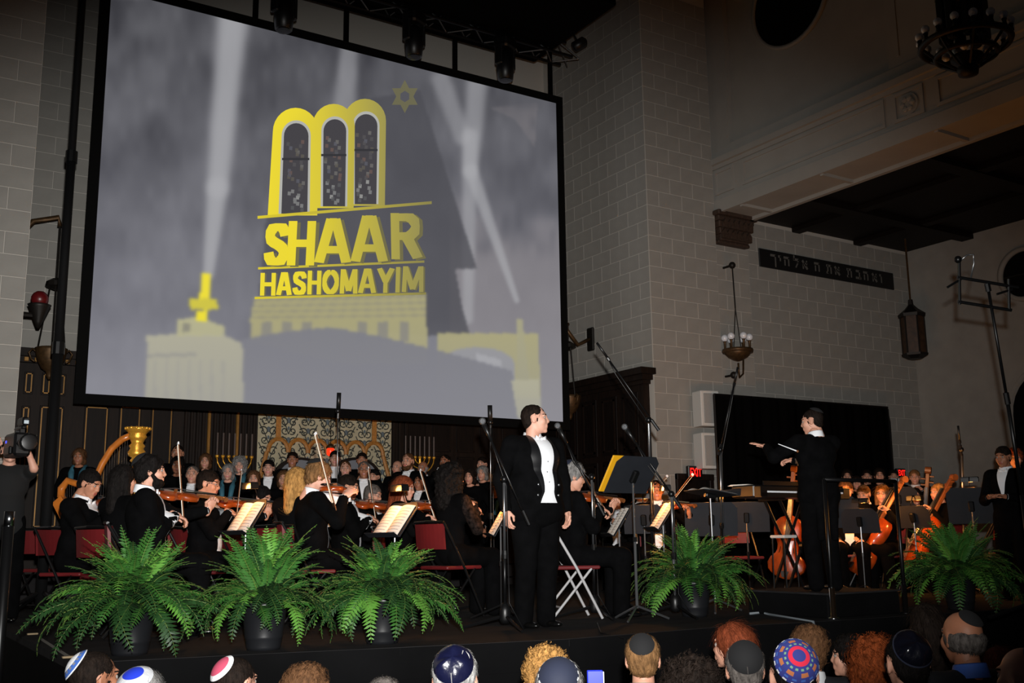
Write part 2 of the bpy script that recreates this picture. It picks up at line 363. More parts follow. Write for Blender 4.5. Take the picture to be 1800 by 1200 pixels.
for i in range(nx_):
    for j in range(9):
        cx, cz = -wd+(i+.5)*dxs, .2+j*.3+(.15 if i % 2 else 0)
        if cz > 2.7: continue
        for sg in (-1, 1):
            g.tube(spiral(cx+sg*.075, cz+.03, .075, 1.15, sg, .6), .0095, 4); g.tube(spiral(cx+sg*.06, cz-.1, .06, 1.0, sg, -2.2), .0085, 4)
            g.tube([(cx, -.022, cz-.15), (cx+sg*.05, -.022, cz-.02), (cx+sg*.12, -.022, cz+.1), (cx+sg*.15, -.022, cz+.16)], .008, 4)
            for q in range(3): a = r9.uniform(0, 6); g.sph((cx+sg*(.05+.09*r9.random()), -.022, cz+r9.uniform(-.13, .13)), (.018, .006, .012), 6, 0)
        g.sph((cx, -.022, cz+.06), (.035, .008, .045), 8, 1); g.sph((cx, -.022, cz-.06), (.02, .008, .03), 8, 1)
g.build('scrollwork', [SCR, TEALS], ark)
GB = mat('gold_braid', (168, 112, 48), .6, var=.2, scale=30)
for x in (-wd*.72, wd*.72): G().box((x-.04, -.035, 1.9), (x+.04, -.02, 2.78)).build('gold_band', GB, ark)
nsc = 6
for k in range(nsc):
    x0 = -wd*.86+k*(wd*1.72/nsc); rr = wd*1.72/nsc/2
    pts = [(x0+rr-rr*math.cos(a*PI/10), -.03, 1.72+.2*math.sin(a*PI/10)) for a in range(11)]
    G().tube(pts, .035, 6).build('scalloped_band', GB, ark)
for k in range(3):
    G().tube([(-wd*.86-.02+.0, -.03, 1.72-k*.0), (-wd*1.0+.04, -.03, 1.3)], .035, 6).build('gold_band', GB, ark) if k == 0 else None
G().tube([(wd*.86, -.03, 1.72), (wd*.98, -.03, 1.3)], .035, 6).build('gold_band', GB, ark)
# red eternal lamp
p = ay(581, 791, 14.95)
lamp = T('eternal_lamp', 'small glowing red lamp hanging before the ark curtain', 'lamp', p)
G().lathe([(.02, -.09), (.055, -.07), (.06, .0), (.05, .03)], 14).build('glass', mat('red_glass_glow', (190, 20, 10), .3, emit=(255, 50, 20), es=1.6), lamp, True)
G().lathe([(.065, .03), (.07, .05), (.02, .1)], 14).build('holder', BRASS, lamp, True)
G().tube([(0, 0, .1), (0, 0, 2.6)], .006, 5).build('chain', IRON, lamp)
# wood case on the apse side wall
case = S(T('trim_3', 'dark wood panelled case on the side wall of the apse', 'panelling'))
G().box((XP-.12, YW+.12, 0), (XP, YR-.1, 3.1)).build('carcass', WOOD, case)
for p_, z0, z1 in ((.16, 3.06, 3.12), (.22, 3.12, 3.2), (.3, 3.2, 3.3)): G().box((XP-p_, YW+.12-(p_-.12), z0), (XP, YR-.1, z1)).build('cornice', WOOD, case)
for k in range(5):
    y0 = YW+.25+k*.55
    for z0, z1 in ((.6, 1.9), (2.0, 2.95)):
        q = G().bbox((XP-.135, y0, z0), (XP-.12, y0+.42, z1), .005).build('wood_panel', WOODP, case)
        g = G(); e = .03
        for a, b in (((y0+.05, z0+.05), (y0+.37, z0+.05+e)), ((y0+.05, z1-.05-e), (y0+.37, z1-.05)), ((y0+.05, z0+.05), (y0+.05+e, z1-.05)), ((y0+.37-e, z0+.05), (y0+.37, z1-.05))):
            g.box((XP-.15, a[0], a[1]), (XP-.134, b[0], b[1]))
        g.build('beading', WOOD, q)
# ------------------------------------------------------------------ projection screen
bl, br, tr = ay(150, 692, YS), ay(988, 741, YS), ay(978, 182, YS)
sx0, sx1, sz0, sz1 = bl[0], (br[0]+tr[0])/2, (bl[2]+br[2])/2, tr[2]
scr = T('projection_screen', 'huge hanging screen with yellow lettering and arched windows projected on it', 'screen', (sx0, YS, sz0))
W_, H_ = sx1-sx0, sz1-sz0
b_ = .13; g = G()
g.box((-b_, -.02, -b_), (W_+b_, .02, 0)); g.box((-b_, -.02, H_), (W_+b_, .02, H_+b_)); g.box((-b_, -.02, 0), (0, .02, H_)); g.box((W_, -.02, 0), (W_+b_, .02, H_))
g.build('frame', mat('screen_border_black', (10, 10, 10), .9, spec=.1), scr)
G().box((0, .0, 0), (W_, .015, H_)).build('screen_sheet_back', BLACKC, scr)
EMI = mat('projected_light', (22, 22, 23), .9, vcol=True, es=1.0, spec=.05)
def setcol(me, cols):
    at = me.color_attributes.new('col', 'FLOAT_COLOR', 'POINT')
    c = np.clip(np.asarray(cols, float)/255, 0, 1); c = np.where(c <= .04045, c/12.92, ((c+.055)/1.055)**2.4)
    at.data.foreach_set('color', np.concatenate([c, np.ones((len(c), 1))], 1).ravel())
NU, NV = 300, 240
uu, vv = np.meshgrid(np.linspace(0, W_, NU), np.linspace(0, H_, NV))
P3 = np.stack([uu+sx0, np.full_like(uu, YS), vv+sz0], -1).reshape(-1, 3); px = pr(P3); X, Y = px[:, 0], px[:, 1]
def inpoly(poly):
    c = np.zeros(len(X), bool); n = len(poly)
    for i in range(n):
        (x1, y1), (x2, y2) = poly[i], poly[(i+1) % n]
        if y1 == y2: continue
        c ^= ((Y < y1) != (Y < y2)) & (X < (x2-x1)*(Y-y1)/(y2-y1)+x1)
    return c
def vnoise(sx, sy_, seed):
    r = np.random.RandomState(seed); t = r.rand(64, 64); gx, gy = X/sx % 63, Y/sy_ % 63
    i, j = gx.astype(int), gy.astype(int); a, b = gx-i, gy-j; a = a*a*(3-2*a); b = b*b*(3-2*b)
    return (t[i, j]*(1-a)+t[(i+1) % 64, j]*a)*(1-b)+(t[i, (j+1) % 64]*(1-a)+t[(i+1) % 64, (j+1) % 64]*a)*b
nzv = .5*vnoise(90, 60, 1)+.3*vnoise(34, 44, 2)+.2*vnoise(12, 26, 3)
g0 = np.clip((Y-40)/640, 0, 1.1)
base = np.stack([76+52*g0, 76+52*g0, 81+56*g0], 1)+((nzv-.5)*62*(1.05-g0*.8))[:, None]
img = base.copy()
def paint(mask, col, a=1.): 
    m_ = (np.asarray(mask, float)*a)[:, None]; img[:] = img*(1-m_)+np.asarray(col, float)*m_
def beamseg(x0, y0, w0, x1, y1, w1, a):
    dx, dy = x1-x0, y1-y0; t = np.clip(((X-x0)*dx+(Y-y0)*dy)/(dx*dx+dy*dy), 0, 1)
    d = np.hypot(X-x0-t*dx, Y-y0-t*dy); w_ = w0+(w1-w0)*t; paint(np.exp(-(d/w_)**4), (166, 166, 170), a)
rough_ = 1/(1+np.exp(-((Y-390)+(nzv-.5)*170-(X<700)*900)/16)); paint(rough_*(X > 790), (140, 135, 138), .6)
paint(inpoly([(860, 190), (945, 180), (940, 260), (905, 210)])*vnoise(14, 20, 7), (128, 122, 124), .45)
beamseg(410, 20, 30, 382, 330, 20, .85); beamseg(382, 330, 20, 366, 482, 10, .85); beamseg(614, 90, 17, 604, 190, 20, .55)
beamseg(775, 140, 18, 812, 240, 16, .5); beamseg(838, 150, 20, 826, 300, 15, .6); beamseg(826, 240, 15, 822, 560, 10, .6); beamseg(828, 300, 13, 908, 528, 5, .7)
paint(inpoly([(452, 560), (468, 380), (640, 175), (738, 158), (838, 472), (800, 473), (812, 540), (826, 590), (752, 590)]), (76, 76, 82), .78)
PY = (170, 164, 122)
paint(inpoly([(440, 560), (447, 522), (748, 516), (752, 640), (600, 640), (440, 600)]), PY, .95)
for k in range(4): paint(inpoly([(445, 526+k*10), (748, 519+k*11), (748, 523+k*11), (445, 530+k*10)]), (140, 136, 122), .6)
for x in (460, 495, 530, 628, 664, 702): paint(inpoly([(x, 566), (x+17, 565), (x+17, 600), (x, 600)]), (132, 130, 126), .8)
arcp = [(424, 700), (424, 596)]+[(424+(900-424)*t, 596-22*math.sin(min(1, t*2.4)*PI/2)+(110*max(0, t-.3)**1.25*1.1)) for t in np.linspace(0, 1, 24)]+[(915, 760), (424, 760)]
paint(inpoly([(768, 585), (946, 586), (950, 700), (770, 690)]), PY, .95)
paint(inpoly([(772, 640)]+[(838+66*math.cos(a), 640-30*math.sin(a)) for a in np.linspace(PI, 0, 14)]+[(906, 700), (772, 690)]), (148, 148, 154), .95)
paint(inpoly([(836, 620), (880, 632), (884, 680), (838, 660)]), (172, 172, 176), .8)
paint(inpoly(arcp), (124, 124, 131), .97)
paint(inpoly([(898, 668), (948, 666), (950, 735), (910, 735)]), (186, 182, 150), .9)
paint(inpoly([(908, 560), (918, 560), (930, 668), (908, 668)]), (166, 162, 130), .9)
paint(inpoly([(258, 590), (346, 584), (392, 588), (426, 604), (428, 720), (254, 720)]), (180, 176, 152), .9)
for k in range(7): paint(inpoly([(270+k*20, 632), (274+k*20, 632), (274+k*20, 720), (270+k*20, 720)]), (160, 157, 146), .7)
paint(inpoly([(258, 622), (345, 620), (345, 626), (258, 628)]), (150, 148, 140), .8)
paint(inpoly([(310, 562), (350, 556), (394, 574), (394, 590), (310, 590)]), (182, 178, 140), .95); paint(inpoly([(320, 568), (334, 568), (334, 584), (320, 584)]), (130, 128, 118), .8)
YEL = (236, 220, 58)
paint(inpoly([(355, 481), (371, 481), (369, 525), (350, 525)]), YEL); paint(inpoly([(334, 524), (381, 526), (383, 544), (334, 544)]), (205, 194, 70)); paint(inpoly([(345, 545), (364, 546), (362, 566), (345, 563)]), YEL)
fade = np.clip((Y-560)/170, 0, 1)*.45; img[:] = img*(1-fade[:, None])+np.array([142, 142, 149])*fade[:, None]
im3 = img.reshape(NV, NU, 3)
for _ in range(2):
    q = np.pad(im3, ((1, 1), (1, 1), (0, 0)), 'edge'); im3 = (q[:-2, 1:-1]+q[2:, 1:-1]+q[1:-1, :-2]+q[1:-1, 2:]+2*q[1:-1, 1:-1])/6
img = im3.reshape(-1, 3)
g = G(); g.add(np.stack([uu.ravel(), np.full(NU*NV, -.006), vv.ravel()], 1), [(j*NU+i, j*NU+i+1, (j+1)*NU+i+1, (j+1)*NU+i) for j in range(NV-1) for i in range(NU-1)])
o = g.build('projected_picture', EMI, scr, True); setcol(o.data, img)
def onscr(pts, dy):      # picture points in the plane of the screen
    q = np.array([ay(a, b, YS) for a, b in pts]); q[:, 0] -= sx0; q[:, 2] -= sz0; q[:, 1] = -dy; return q
def flat(name, pts, faces, cols, dy=.012, parent=scr):
    g = G(); g.add(onscr(pts, dy), faces); o = g.build(name, EMI, parent); setcol(o.data, [cols]*len(pts) if np.ndim(cols) == 1 else cols); return o
def grad(pts, x0=470, x1=740):
    t = np.clip((np.array(pts)[:, 0]-x0)/(x1-x0), 0, 1)[:, None]; return (1-t)*np.array([236, 216, 52])+t*np.array([150, 142, 82])
def arch(cx, w, top, bot, slant, n=14):
    pts = [(cx-w+slant*1.0, bot)]; h = top+w*1.05
    for k in range(n+1): a = PI-PI*k/n; pts.append((cx+w*math.cos(a), h-w*1.05*math.sin(a)))
    pts.append((cx+w-2, bot)); pts[0] = (cx-w+slant, bot); return pts
for k, (cx, w, top, bot, sl) in enumerate(((641, 37, 174, 362, 0), (586, 37, 183, 366, -2), (519, 40, 190, 379, -9))):
    out = arch(cx, w, top, bot, sl); n = len(out)
    o = flat('projected_arch', out, [tuple(range(n))], grad(out, 520, 690), .010+k*.002)
    ii = arch(cx+(1 if k == 2 else 2), w*.64, top+22, bot-3, sl*.6); 
    flat('projected_window', ii, [tuple(range(n))], (176, 176, 170), .0104+k*.002)
    ii = arch(cx+(1 if k == 2 else 2), w*.54, top+27, bot-3, sl*.5)
    flat('projected_window', ii, [tuple(range(n))], (68, 66, 70), .0108+k*.002)
    rr = random.Random(k); bx = cx
    for j in range(34):
        x = bx+rr.uniform(-.4, .34)*w; y = top+60+j*(bot-top-66)/34.; c = rr.choice([(98, 82, 78), (86, 86, 94), (80, 78, 80), (100, 98, 96), (88, 84, 78)]) if y < bot-45 else rr.choice([(140, 140, 138), (118, 118, 118), (84, 84, 86)])
        flat('projected_window_glass', [(x-2.5, y-3.5), (x+3, y-3), (x+2.5, y+3.5), (x-3, y+3)], [(0, 1, 2, 3)], c, .0112+k*.002)
    yb = top+88
    flat('projected_window_bar', [(cx-w*.6, yb), (cx+w*.6, yb), (cx+w*.6, yb+4), (cx-w*.6, yb+4)], [(0, 1, 2, 3)], (52, 52, 56), .0116+k*.002)
for (a, b, c, d, h) in ((452, 380, 758, 354, 5), (453, 470, 745, 458, 4), (447, 522, 748, 514, 4)):
    q = [(a, b), (c, d), (c, d+h), (a, b+h)]; flat('projected_ledge', q, [(0, 1, 2, 3)], grad(q)*.92, .017)
STK = {'H': [[(0, 0), (0, 1)], [(1, 0), (1, 1)], [(0, .5), (1, .5)]], 'A': [[(-.02, 0), (.42, 1)], [(1.02, 0), (.58, 1)], [(.2, .3), (.8, .3)], [(.36, .97), (.64, .97)]],
       'R': [[(0, 0), (0, 1)], [(0, .91), (.5, .91), (.72, .89), (.87, .82), (.92, .71), (.87, .6), (.72, .53), (.5, .5), (0, .5)], [(.5, .5), (1, 0)]], 'I': [[(.5, 0), (.5, 1)]], 'Y': [[(0, 1), (.5, .45)], [(1, 1), (.5, .45)], [(.5, .52), (.5, 0)]],
       'M': [[(0, 0), (.04, 1)], [(1, 0), (.96, 1)], [(.06, .98), (.5, .12)], [(.94, .98), (.5, .12)]], 'O': [[(.5+.5*math.sin(k*PI/10), .5+.42*math.cos(k*PI/10)) for k in range(21)]],
       'S': [[(.99, .7), (.93, .82), (.8, .89), (.6, .915), (.4, .915), (.2, .88), (.07, .79), (.05, .69), (.14, .6), (.32, .545), (.5, .51), (.68, .47), (.86, .41), (.95, .31), (.93, .2), (.8, .115), (.6, .085), (.4, .085), (.2, .11), (.07, .19), (.01, .31)]]}
def lettering(spec, wx, wy, dx):
    for ch, x0, x1, t0, b0_, lean_ in spec:
        for layer in (0, 1):
            bold = wx*(.9 if ch in 'MA' else 1.)
            pts = []; f = []
            for st_ in STK[ch]:
                st_ = [np.array([x0+wx/2+(x1-x0-wx)*a, b0_+(t0-b0_)*b]) for a, b in st_]; n = len(st_); i0 = len(pts)
                for i, p in enumerate(st_):
                    d = st_[min(i+1, n-1)]-st_[max(i-1, 0)]; L = np.hypot(*d)+1e-9; nn = np.array([-d[1], d[0]])/L; w2 = wx/2*abs(nn[0])+wy/2*abs(nn[1])
                    pts += [p+nn*w2, p-nn*w2]
                f += [(i0+2*i, i0+2*i+1, i0+2*i+3, i0+2*i+2) for i in range(n-1)]
            pts = np.array(pts); pts[:, 1] = np.clip(pts[:, 1], t0, b0_); pts[:, 0] += (b0_-pts[:, 1])*lean_
            if layer == 0: flat('projected_letter_shade', pts+np.array([dx, dx*.4]), f, (112, 107, 72), .018)
            else: flat('projected_letter', pts, f, grad(pts, 520, 740), .0205)
lettering([('S', 462, 505, 393, 467, .06), ('H', 503, 551, 389, 467, .05), ('A', 553, 614, 384, 463, .02), ('A', 617, 679, 379, 461, .0), ('R', 687, 741, 375, 456, -.02)], 15, 13, 6)
tt = np.linspace(0, 1, 11); xs_l = [455, 484, 512, 538, 564, 595, 628, 660, 692, 704, 744]
lettering([(ch, xs_l[i]+(1 if ch != 'I' else 0), xs_l[i+1]-1, 480-13*tt[i], 520-7*tt[i], .03) for i, ch in enumerate('HASHOMAYIM')], 7.5, 7, 3)
st = []
for k in range(12): a = PI/2+k*PI/6; r_ = (1 if k % 2 == 0 else .58)*26; st.append((711+r_*math.cos(a), 170-r_*1.12*math.sin(a)))
hx = [(711+9*math.cos(k*PI/3+PI/6), 170-10*math.sin(k*PI/3+PI/6)) for k in range(6)]
flat('projected_star', st, [tuple(range(12))], (106, 103, 78), .011); flat('projected_star_centre', hx, [tuple(range(6))], (84, 84, 90), .012)
for x in (448, 608, 800, 968):
    X_ = ay(x, 60+(x-448)*.22, YS)[0]-sx0; G().box((X_-.035, -.02, H_+.13), (X_+.035, .02, H_+1.3)).build('hanging_strap', BLACKC, scr)
# ------------------------------------------------------------------ overhead rig
rig = T('lighting_truss', 'black metal lighting truss hanging in front of the top of the screen', 'truss', (0, 13.05, 8.45))
for y_, z_ in ((-.17, 0), (.17, 0), (0, .32)): G().tube([(2.0, y_, z_), (9.45, y_, z_)], .024, 6).build('chord', BLACKM, rig)
g = G(); i = 0; x = 2.0
while x < 9.35:
    for a, b in (((-.17, 0), (0, .32)), ((.17, 0), (0, .32)), ((-.17, 0), (.17, 0))):
        s_ = (a, b) if i % 2 else (b, a); G().tube([(x, *s_[0]), (x+.33, *s_[1])], .011, 5).build('brace', STEEL, rig)
    x += .33; i += 1
cp = T('overhead_canopy', 'flat black canopy panel above the lighting truss', 'canopy', (0, 0, 8.52))
G().bbox((-1, 11.27, 0), (9.12, 13.5, .1), .02).build('panel', mat('canopy_black', (9, 9, 9), .95, spec=.05), cp)
def moving_head(x, y, Y, lab):
    p = ay(x, y, Y); t = T('stage_light', lab, 'stage light', p, .4, 'moving head lights on the truss')
    G().bbox((-.15, -.13, .1), (.15, .13, .28), .03).build('base', BLACKP, t)
    for s in (-1, 1): G().bbox((s*.17-.025, -.07, -.2), (s*.17+.025, .07, .14), .02).build('yoke_arm', BLACKP, t)
    G().lathe([(.06, -.42), (.12, -.4), (.14, -.2), (.13, 0), (.07, .07)], 14).build('lamp_head', BLACKP, t, True)
    G().lathe([(.05, -.425), (.1, -.42)], 14).build('lens', mat('lens_glass', (30, 30, 34), .1), t)
    G().tube([(0, 0, .28), (0, 0, .34)], .02, 6).build('clamp', BLACKM, t)
moving_head(500, 5, 12.85, 'black stage light hanging from the truss, leftmost of three')
moving_head(728, 55, 12.85, 'black stage light hanging from the truss, middle of three')
moving_head(888, 98, 12.85, 'black stage light hanging from the truss, nearest its right end')
p = ay(1018, 78, 12.9); t = T('stage_light', 'small black spotlight clamped to the right end of the truss', 'stage light', p, -.5)
G().lathe([(.04, -.12), (.09, -.1), (.09, .1), (.04, .14)], 12).xf(Matrix.Rotation(1.0, 4, 'Y')).build('lamp_head', BLACKP, t, True); G().tube([(0, 0, 0), (-.1, 0, .2)], .015, 6).build('clamp', BLACKM, t)
# tall black lift mast at the left
t = T('lift_mast', 'tall black telescopic mast rising beside the left edge of the screen', 'mast', (1.66, 11., 0))
for z0, z1, r_ in ((0, 2.6, .05), (2.6, 4.6, .044), (4.6, 8.4, .038)): G().tube([(0, 0, z0), (0, 0, z1)], r_, 10).build('mast_section', mat('mast_black', (10, 10, 11), .8, spec=.15), t, True)
for z in (2.6, 4.6): G().lathe([(.06, -.06), (.06, .06)], 12, (0, 0, z)).build('clamp', BLACKM, t)
for k in range(4): a = k*PI/2+.4; G().tube([(0, 0, .25), (.5*math.cos(a), .5*math.sin(a), .025)], .022, 6).build('leg', BLACKM, t)
# ------------------------------------------------------------------ Hebrew panel
zb, zt = ay(1334, 468, 12.88)[2], ay(1332, 436, 12.88)[2]; hx0, hx1 = ay(1333, 450, 12.88)[0], ay(1569.5, 495, 12.88)[0]
hp = T('inscription_panel', 'long black panel with carved Hebrew lettering high on the aisle wall', 'sign', (hx0, 12.885, zb))
G().bbox((0, -.03, 0), (hx1-hx0, 0, zt-zb), .01).build('board', mat('black_marble', (16, 16, 17), .6), hp)
LET = mat('inscription_letter_grey', (96, 94, 90), .8)
GL = {'vav': [[(.3, 1), (.6, 1), (.6, 0)]], 'he': [[(0, 1), (1, 1), (1, 0)], [(.1, .6), (.1, 0)]], 'tav': [[(0, 1), (1, 1), (1, 0)], [(.2, 1), (.2, 0), (0, 0)]],
      'bet': [[(.1, 1), (.85, 1), (.85, 0)], [(0, 0), (1.1, 0)]], 'alef': [[(0, 1), (1, 0)], [(.95, 1), (.95, .75), (.65, .45)], [(.3, .7), (.08, .4), (.08, 0)]],
      'lamed': [[(0, 1.45), (0, 1), (1, 1), (.9, .6), (.4, 0)]], 'yod': [[(.3, 1), (.6, 1), (.6, .5)]], 'khaf': [[(0, 1), (1, 1), (1, -.45)]]}
xs = [488, 540, 592, 668, 735, 830, 924, 988, 1083, 1152, 1212, 1280, 1330]
for nm, xz in zip(['khaf', 'yod', 'he', 'lamed', 'alef', 'he', 'tav', 'alef', 'tav', 'bet', 'he', 'alef', 'vav'], xs):
    cx = ay(1250+xz/4.445, 430+(135+(xz-488)*.19)/4.445, 12.85)[0]-hx0; g = G(); hh = (zt-zb)*.4; ww = hh*.8
    for st_ in GL[nm]:
        for (a, b), (c, d) in zip(st_[:-1], st_[1:]):
            p0 = np.array([cx-ww/2+a*ww, (zt-zb)*.32+b*hh]); p1 = np.array([cx-ww/2+c*ww, (zt-zb)*.32+d*hh]); dd = nrm(p1-p0); nn = np.array([-dd[1], dd[0]])*(.013 if abs(dd[1]) > .8 else .022); e = dd*.015
            g.prism([tuple(p0-e-nn), tuple(p1+e-nn), tuple(p1+e+nn), tuple(p0-e+nn)], .008, 1, -.037)
    g.build('letter', LET, hp)
# ------------------------------------------------------------------ wall speakers, exit, drape
for k, (cx, cyy, lab) in enumerate(((1241, 719, 'white wall speaker mounted higher beside the black drape'), (1243, 793, 'white wall speaker mounted lower, above the exit sign'))):
    p = ay(cx, cyy, 12.25); t = T('wall_speaker', lab, 'speaker', p, -.17, 'white wall speakers')
    G().bbox((-.17, -.13, -.28), (.17, .13, .28), .012).build('cabinet', WHITEP, t)
    G().bbox((-.125, -.15, -.235), (.125, -.128, .235), .006).build('grille', GRILLE, t)
    for s in (-1, 1): G().tube([(s*.05, .1, .22), (s*.05+.1, .24, .3)], .008, 5).build('bracket_strap', IRON, t)
dr = S(T('door_1', 'dark wooden exit door frame in the pier', 'door', (0, YW, 0)))
dx0, dx1, dzt = ay(1186, 840, YW)[0], ay(1251, 840, YW)[0], ay(1220, 833, YW)[2]
G().bbox((dx0, -.06, -.45), (dx0+.09, 0, dzt), .01).build('jamb', WOOD, dr); G().bbox((dx1-.09, -.06, -.45), (dx1, 0, dzt), .01).build('jamb', WOOD, dr); G().bbox((dx0, -.07, dzt-.1), (dx1, 0, dzt), .01).build('lintel', WOOD, dr)
G().box((dx0+.09, -.03, -.45), (dx1-.09, -.005, dzt-.1)).build('leaf', WOODP, dr)
def exit_sign(x, y, Y, w, label):
    p = ay(x, y, Y); t = T('exit_sign', label, 'sign', p)
    G().bbox((-w/2, -.04, -w*.34), (w/2, .03, w*.34), .01).build('housing', BLACKP, t)
    v, f = text_mesh('EXIT', 1, .03); v = (v-(v.max(0)+v.min(0))/2); v = np.stack([v[:, 0]*w*.82/np.ptp(v[:, 0]), np.zeros(len(v))-.045, v[:, 1]*w*.46/np.ptp(v[:, 1])], 1)
    G().add(v, f).build('lettering', mat('exit_red_glow', (230, 20, 20), .5, emit=(255, 34, 26), es=1.3), t)
exit_sign(1220, 830, 12.38, .29, 'black exit sign with glowing red letters over the door in the pier')
exit_sign(1582, 831, 12.86, .24, 'small red exit sign just right of the black drape')
a, b = ay(1255, 693, 12.), ay(1560, 716, 12.)
cu = T('black_drape', 'wide black pipe and drape curtain hung behind the conductor', 'curtain', (a[0], 12., 0))
L = b[0]-a[0]; v = []; n = 120
for i in range(n+1):
    x = L*i/n; dy = .035*math.sin(x*14)+.02*math.sin(x*31); sag = a[2]+(b[2]-a[2])*i/n-.02*math.sin(PI*i/n)*math.sin(x*5)
    v += [(x, dy, .02), (x, dy*.5, sag)]
G().add(v, [(2*i, 2*i+2, 2*i+3, 2*i+1) for i in range(n)]).build('cloth', mat('drape_black_velour', (6, 6, 6), .98, spec=.03), cu, True)
G().tube([(0, 0, a[2]), (L, 0, b[2])], .02, 6).build('crossbar', BLACKM, cu)
for x in (0, L): G().tube([(x, 0, 0), (x, 0, a[2])], .02, 6).build('upright', BLACKM, cu)
G().add([(L, 0, b[2]), (L+.12, .05, b[2]-.25), (L+.1, .06, .02), (L, 0, .02)], [(0, 1, 2, 3)]).build('side_fold', MATS['drape_black_velour'], cu)
# ------------------------------------------------------------------ fixed lamps
def bulb_fixture():
    top = ay(1287, 466, 12.4); c = ay(1297, 622, 12.32)
    t = T('wall_chandelier', 'brass wall light with a bowl and five round bulbs hung on the pilaster', 'lamp', c)
    G().lathe([(.02, -.12), (.08, -.1), (.16, -.055), (.21, .0), (.22, .05), (.19, .06)], 20).build('bowl', BRASS, t, True)
    G().lathe([(.25, .02), (.26, .05), (.25, .08)], 20).build('gallery_rim', BRASS, t, True)
    for k in range(6):
        a = k*PI/3+.3; x, y = .2*math.cos(a), .2*math.sin(a)
        G().lathe([(.035, .06), (.018, .09), (.022, .2), (.03, .22)], 10, (x, y, 0)).build('candle_cup', BRASS, t, True)
        G().sph((x, y, .275), .062, 12).build('bulb', GLASSB, t, True)
    dtop = top-c
    G().tube([dtop, (0, 0, .78)], .012, 5).build('chain', IRON, t)
    for s in (-1, 1): G().tube([(0, 0, .78), (s*.09, 0, .05)], .009, 5).build('chain', IRON, t)
    G().sph(dtop, .06, 10).build('wall_rose', IRON, t, True); G().tube([dtop, (dtop[0], 12.62-c[1], dtop[2])], .02, 6).build('hook', IRON, t)
    G().tube([(0, 0, -.15), (0, 0, -.3), (.06, .05, -.38), (.2, .1, -.3), (.22, .1, -.05)], .016, 6).build('scroll_arm', BRASS, t, True)
    G().sph((-.02, .1, -.34), .06, 10).build('bracket_boss', IRON, t, True); G().tube([(-.02, .1, -.34), (-.02, .3, -.34)], .02, 6).build('bracket', IRON, t)
bulb_fixture()
c = ad(1697, 78, 11.); t = T('chandelier', 'large dark bronze ring chandelier with many unlit globe bulbs, hanging upper right', 'chandelier', c)
g = G(); g.tube([(.44*math.cos(a*PI/20), .44*math.sin(a*PI/20), 0) for a in range(41)], .035, 8); g.build('ring', IRON, t, True)
g = G(); g.tube([(.3*math.cos(a*PI/16), .3*math.sin(a*PI/16), -.12) for a in range(33)], .03, 8); g.build('ring', IRON, t, True)
for k in range(8):
    a = k*PI/4; G().tube([(.44*math.cos(a), .44*math.sin(a), 0), (.3*math.cos(a), .3*math.sin(a), -.14), (.12*math.cos(a), .12*math.sin(a), -.26)], .016, 5).build('rib', IRON, t)
    G().bbox((.2*math.cos(a)-.05, .2*math.sin(a)-.05, .02), (.2*math.cos(a)+.05, .2*math.sin(a)+.05, .55), .02).build('drum_panel', IRON, t)
for k in range(16):
    a = k*PI/8; x, y = .45*math.cos(a), .45*math.sin(a)
    G().lathe([(.03, .02), (.02, .06), (.028, .09)], 8, (x, y, 0)).build('bulb_cup', IRON, t, True); G().sph((x, y, .135), .046, 10).build('bulb', GLASSB, t, True)
for k in range(4):
    a = k*PI/2+.5; G().sph((.2*math.cos(a), .2*math.sin(a), -.1), .045, 10).build('bulb', GLASSB, t, True)
G().lathe([(.03, -.36), (.1, -.34), (.11, -.28), (.09, -.24), (.16, -.18), (.17, -.14)], 16).build('pendant', IRON, t, True)
G().lathe([(.2, .5), (.26, .55), (.24, .7), (.1, .8)], 12).build('crown', IRON, t); G().tube([(0, 0, .8), (0, 0, 6)], .02, 6).build('chain', IRON, t)
c = ay(1605, 583, 12.2); t = T('hanging_lantern', 'long dark bronze lantern hanging in the aisle corner', 'lantern', c)
for k in range(6):
    a0, a1 = k*PI/3, (k+1)*PI/3; r_ = .21
    G().add([(r_*math.cos(a0), r_*math.sin(a0), -.42), (r_*math.cos(a1), r_*math.sin(a1), -.42), (r_*math.cos(a1), r_*math.sin(a1), .3), (r_*math.cos(a0), r_*math.sin(a0), .3)], [(0, 1, 2, 3)]).build('amber_pane', mat('amber_glass', (62, 40, 22), .5, var=.4, scale=12), t)
    G().tube([(r_*math.cos(a0), r_*math.sin(a0), -.44), (r_*math.cos(a0), r_*math.sin(a0), .32)], .016, 5).build('edge_bar', IRON, t)
for pr_ in ([(.24, .28), (.25, .34), (.12, .44), (.05, .52), (.04, .62)], [(.12, -.52), (.23, -.46), (.24, -.42)]): G().lathe(pr_, 6).build('cap', IRON, t)
G().tube([(0, 0, .6), (0, 0, 6.24-c[2])], .018, 6).build('rod', BRASS, t)
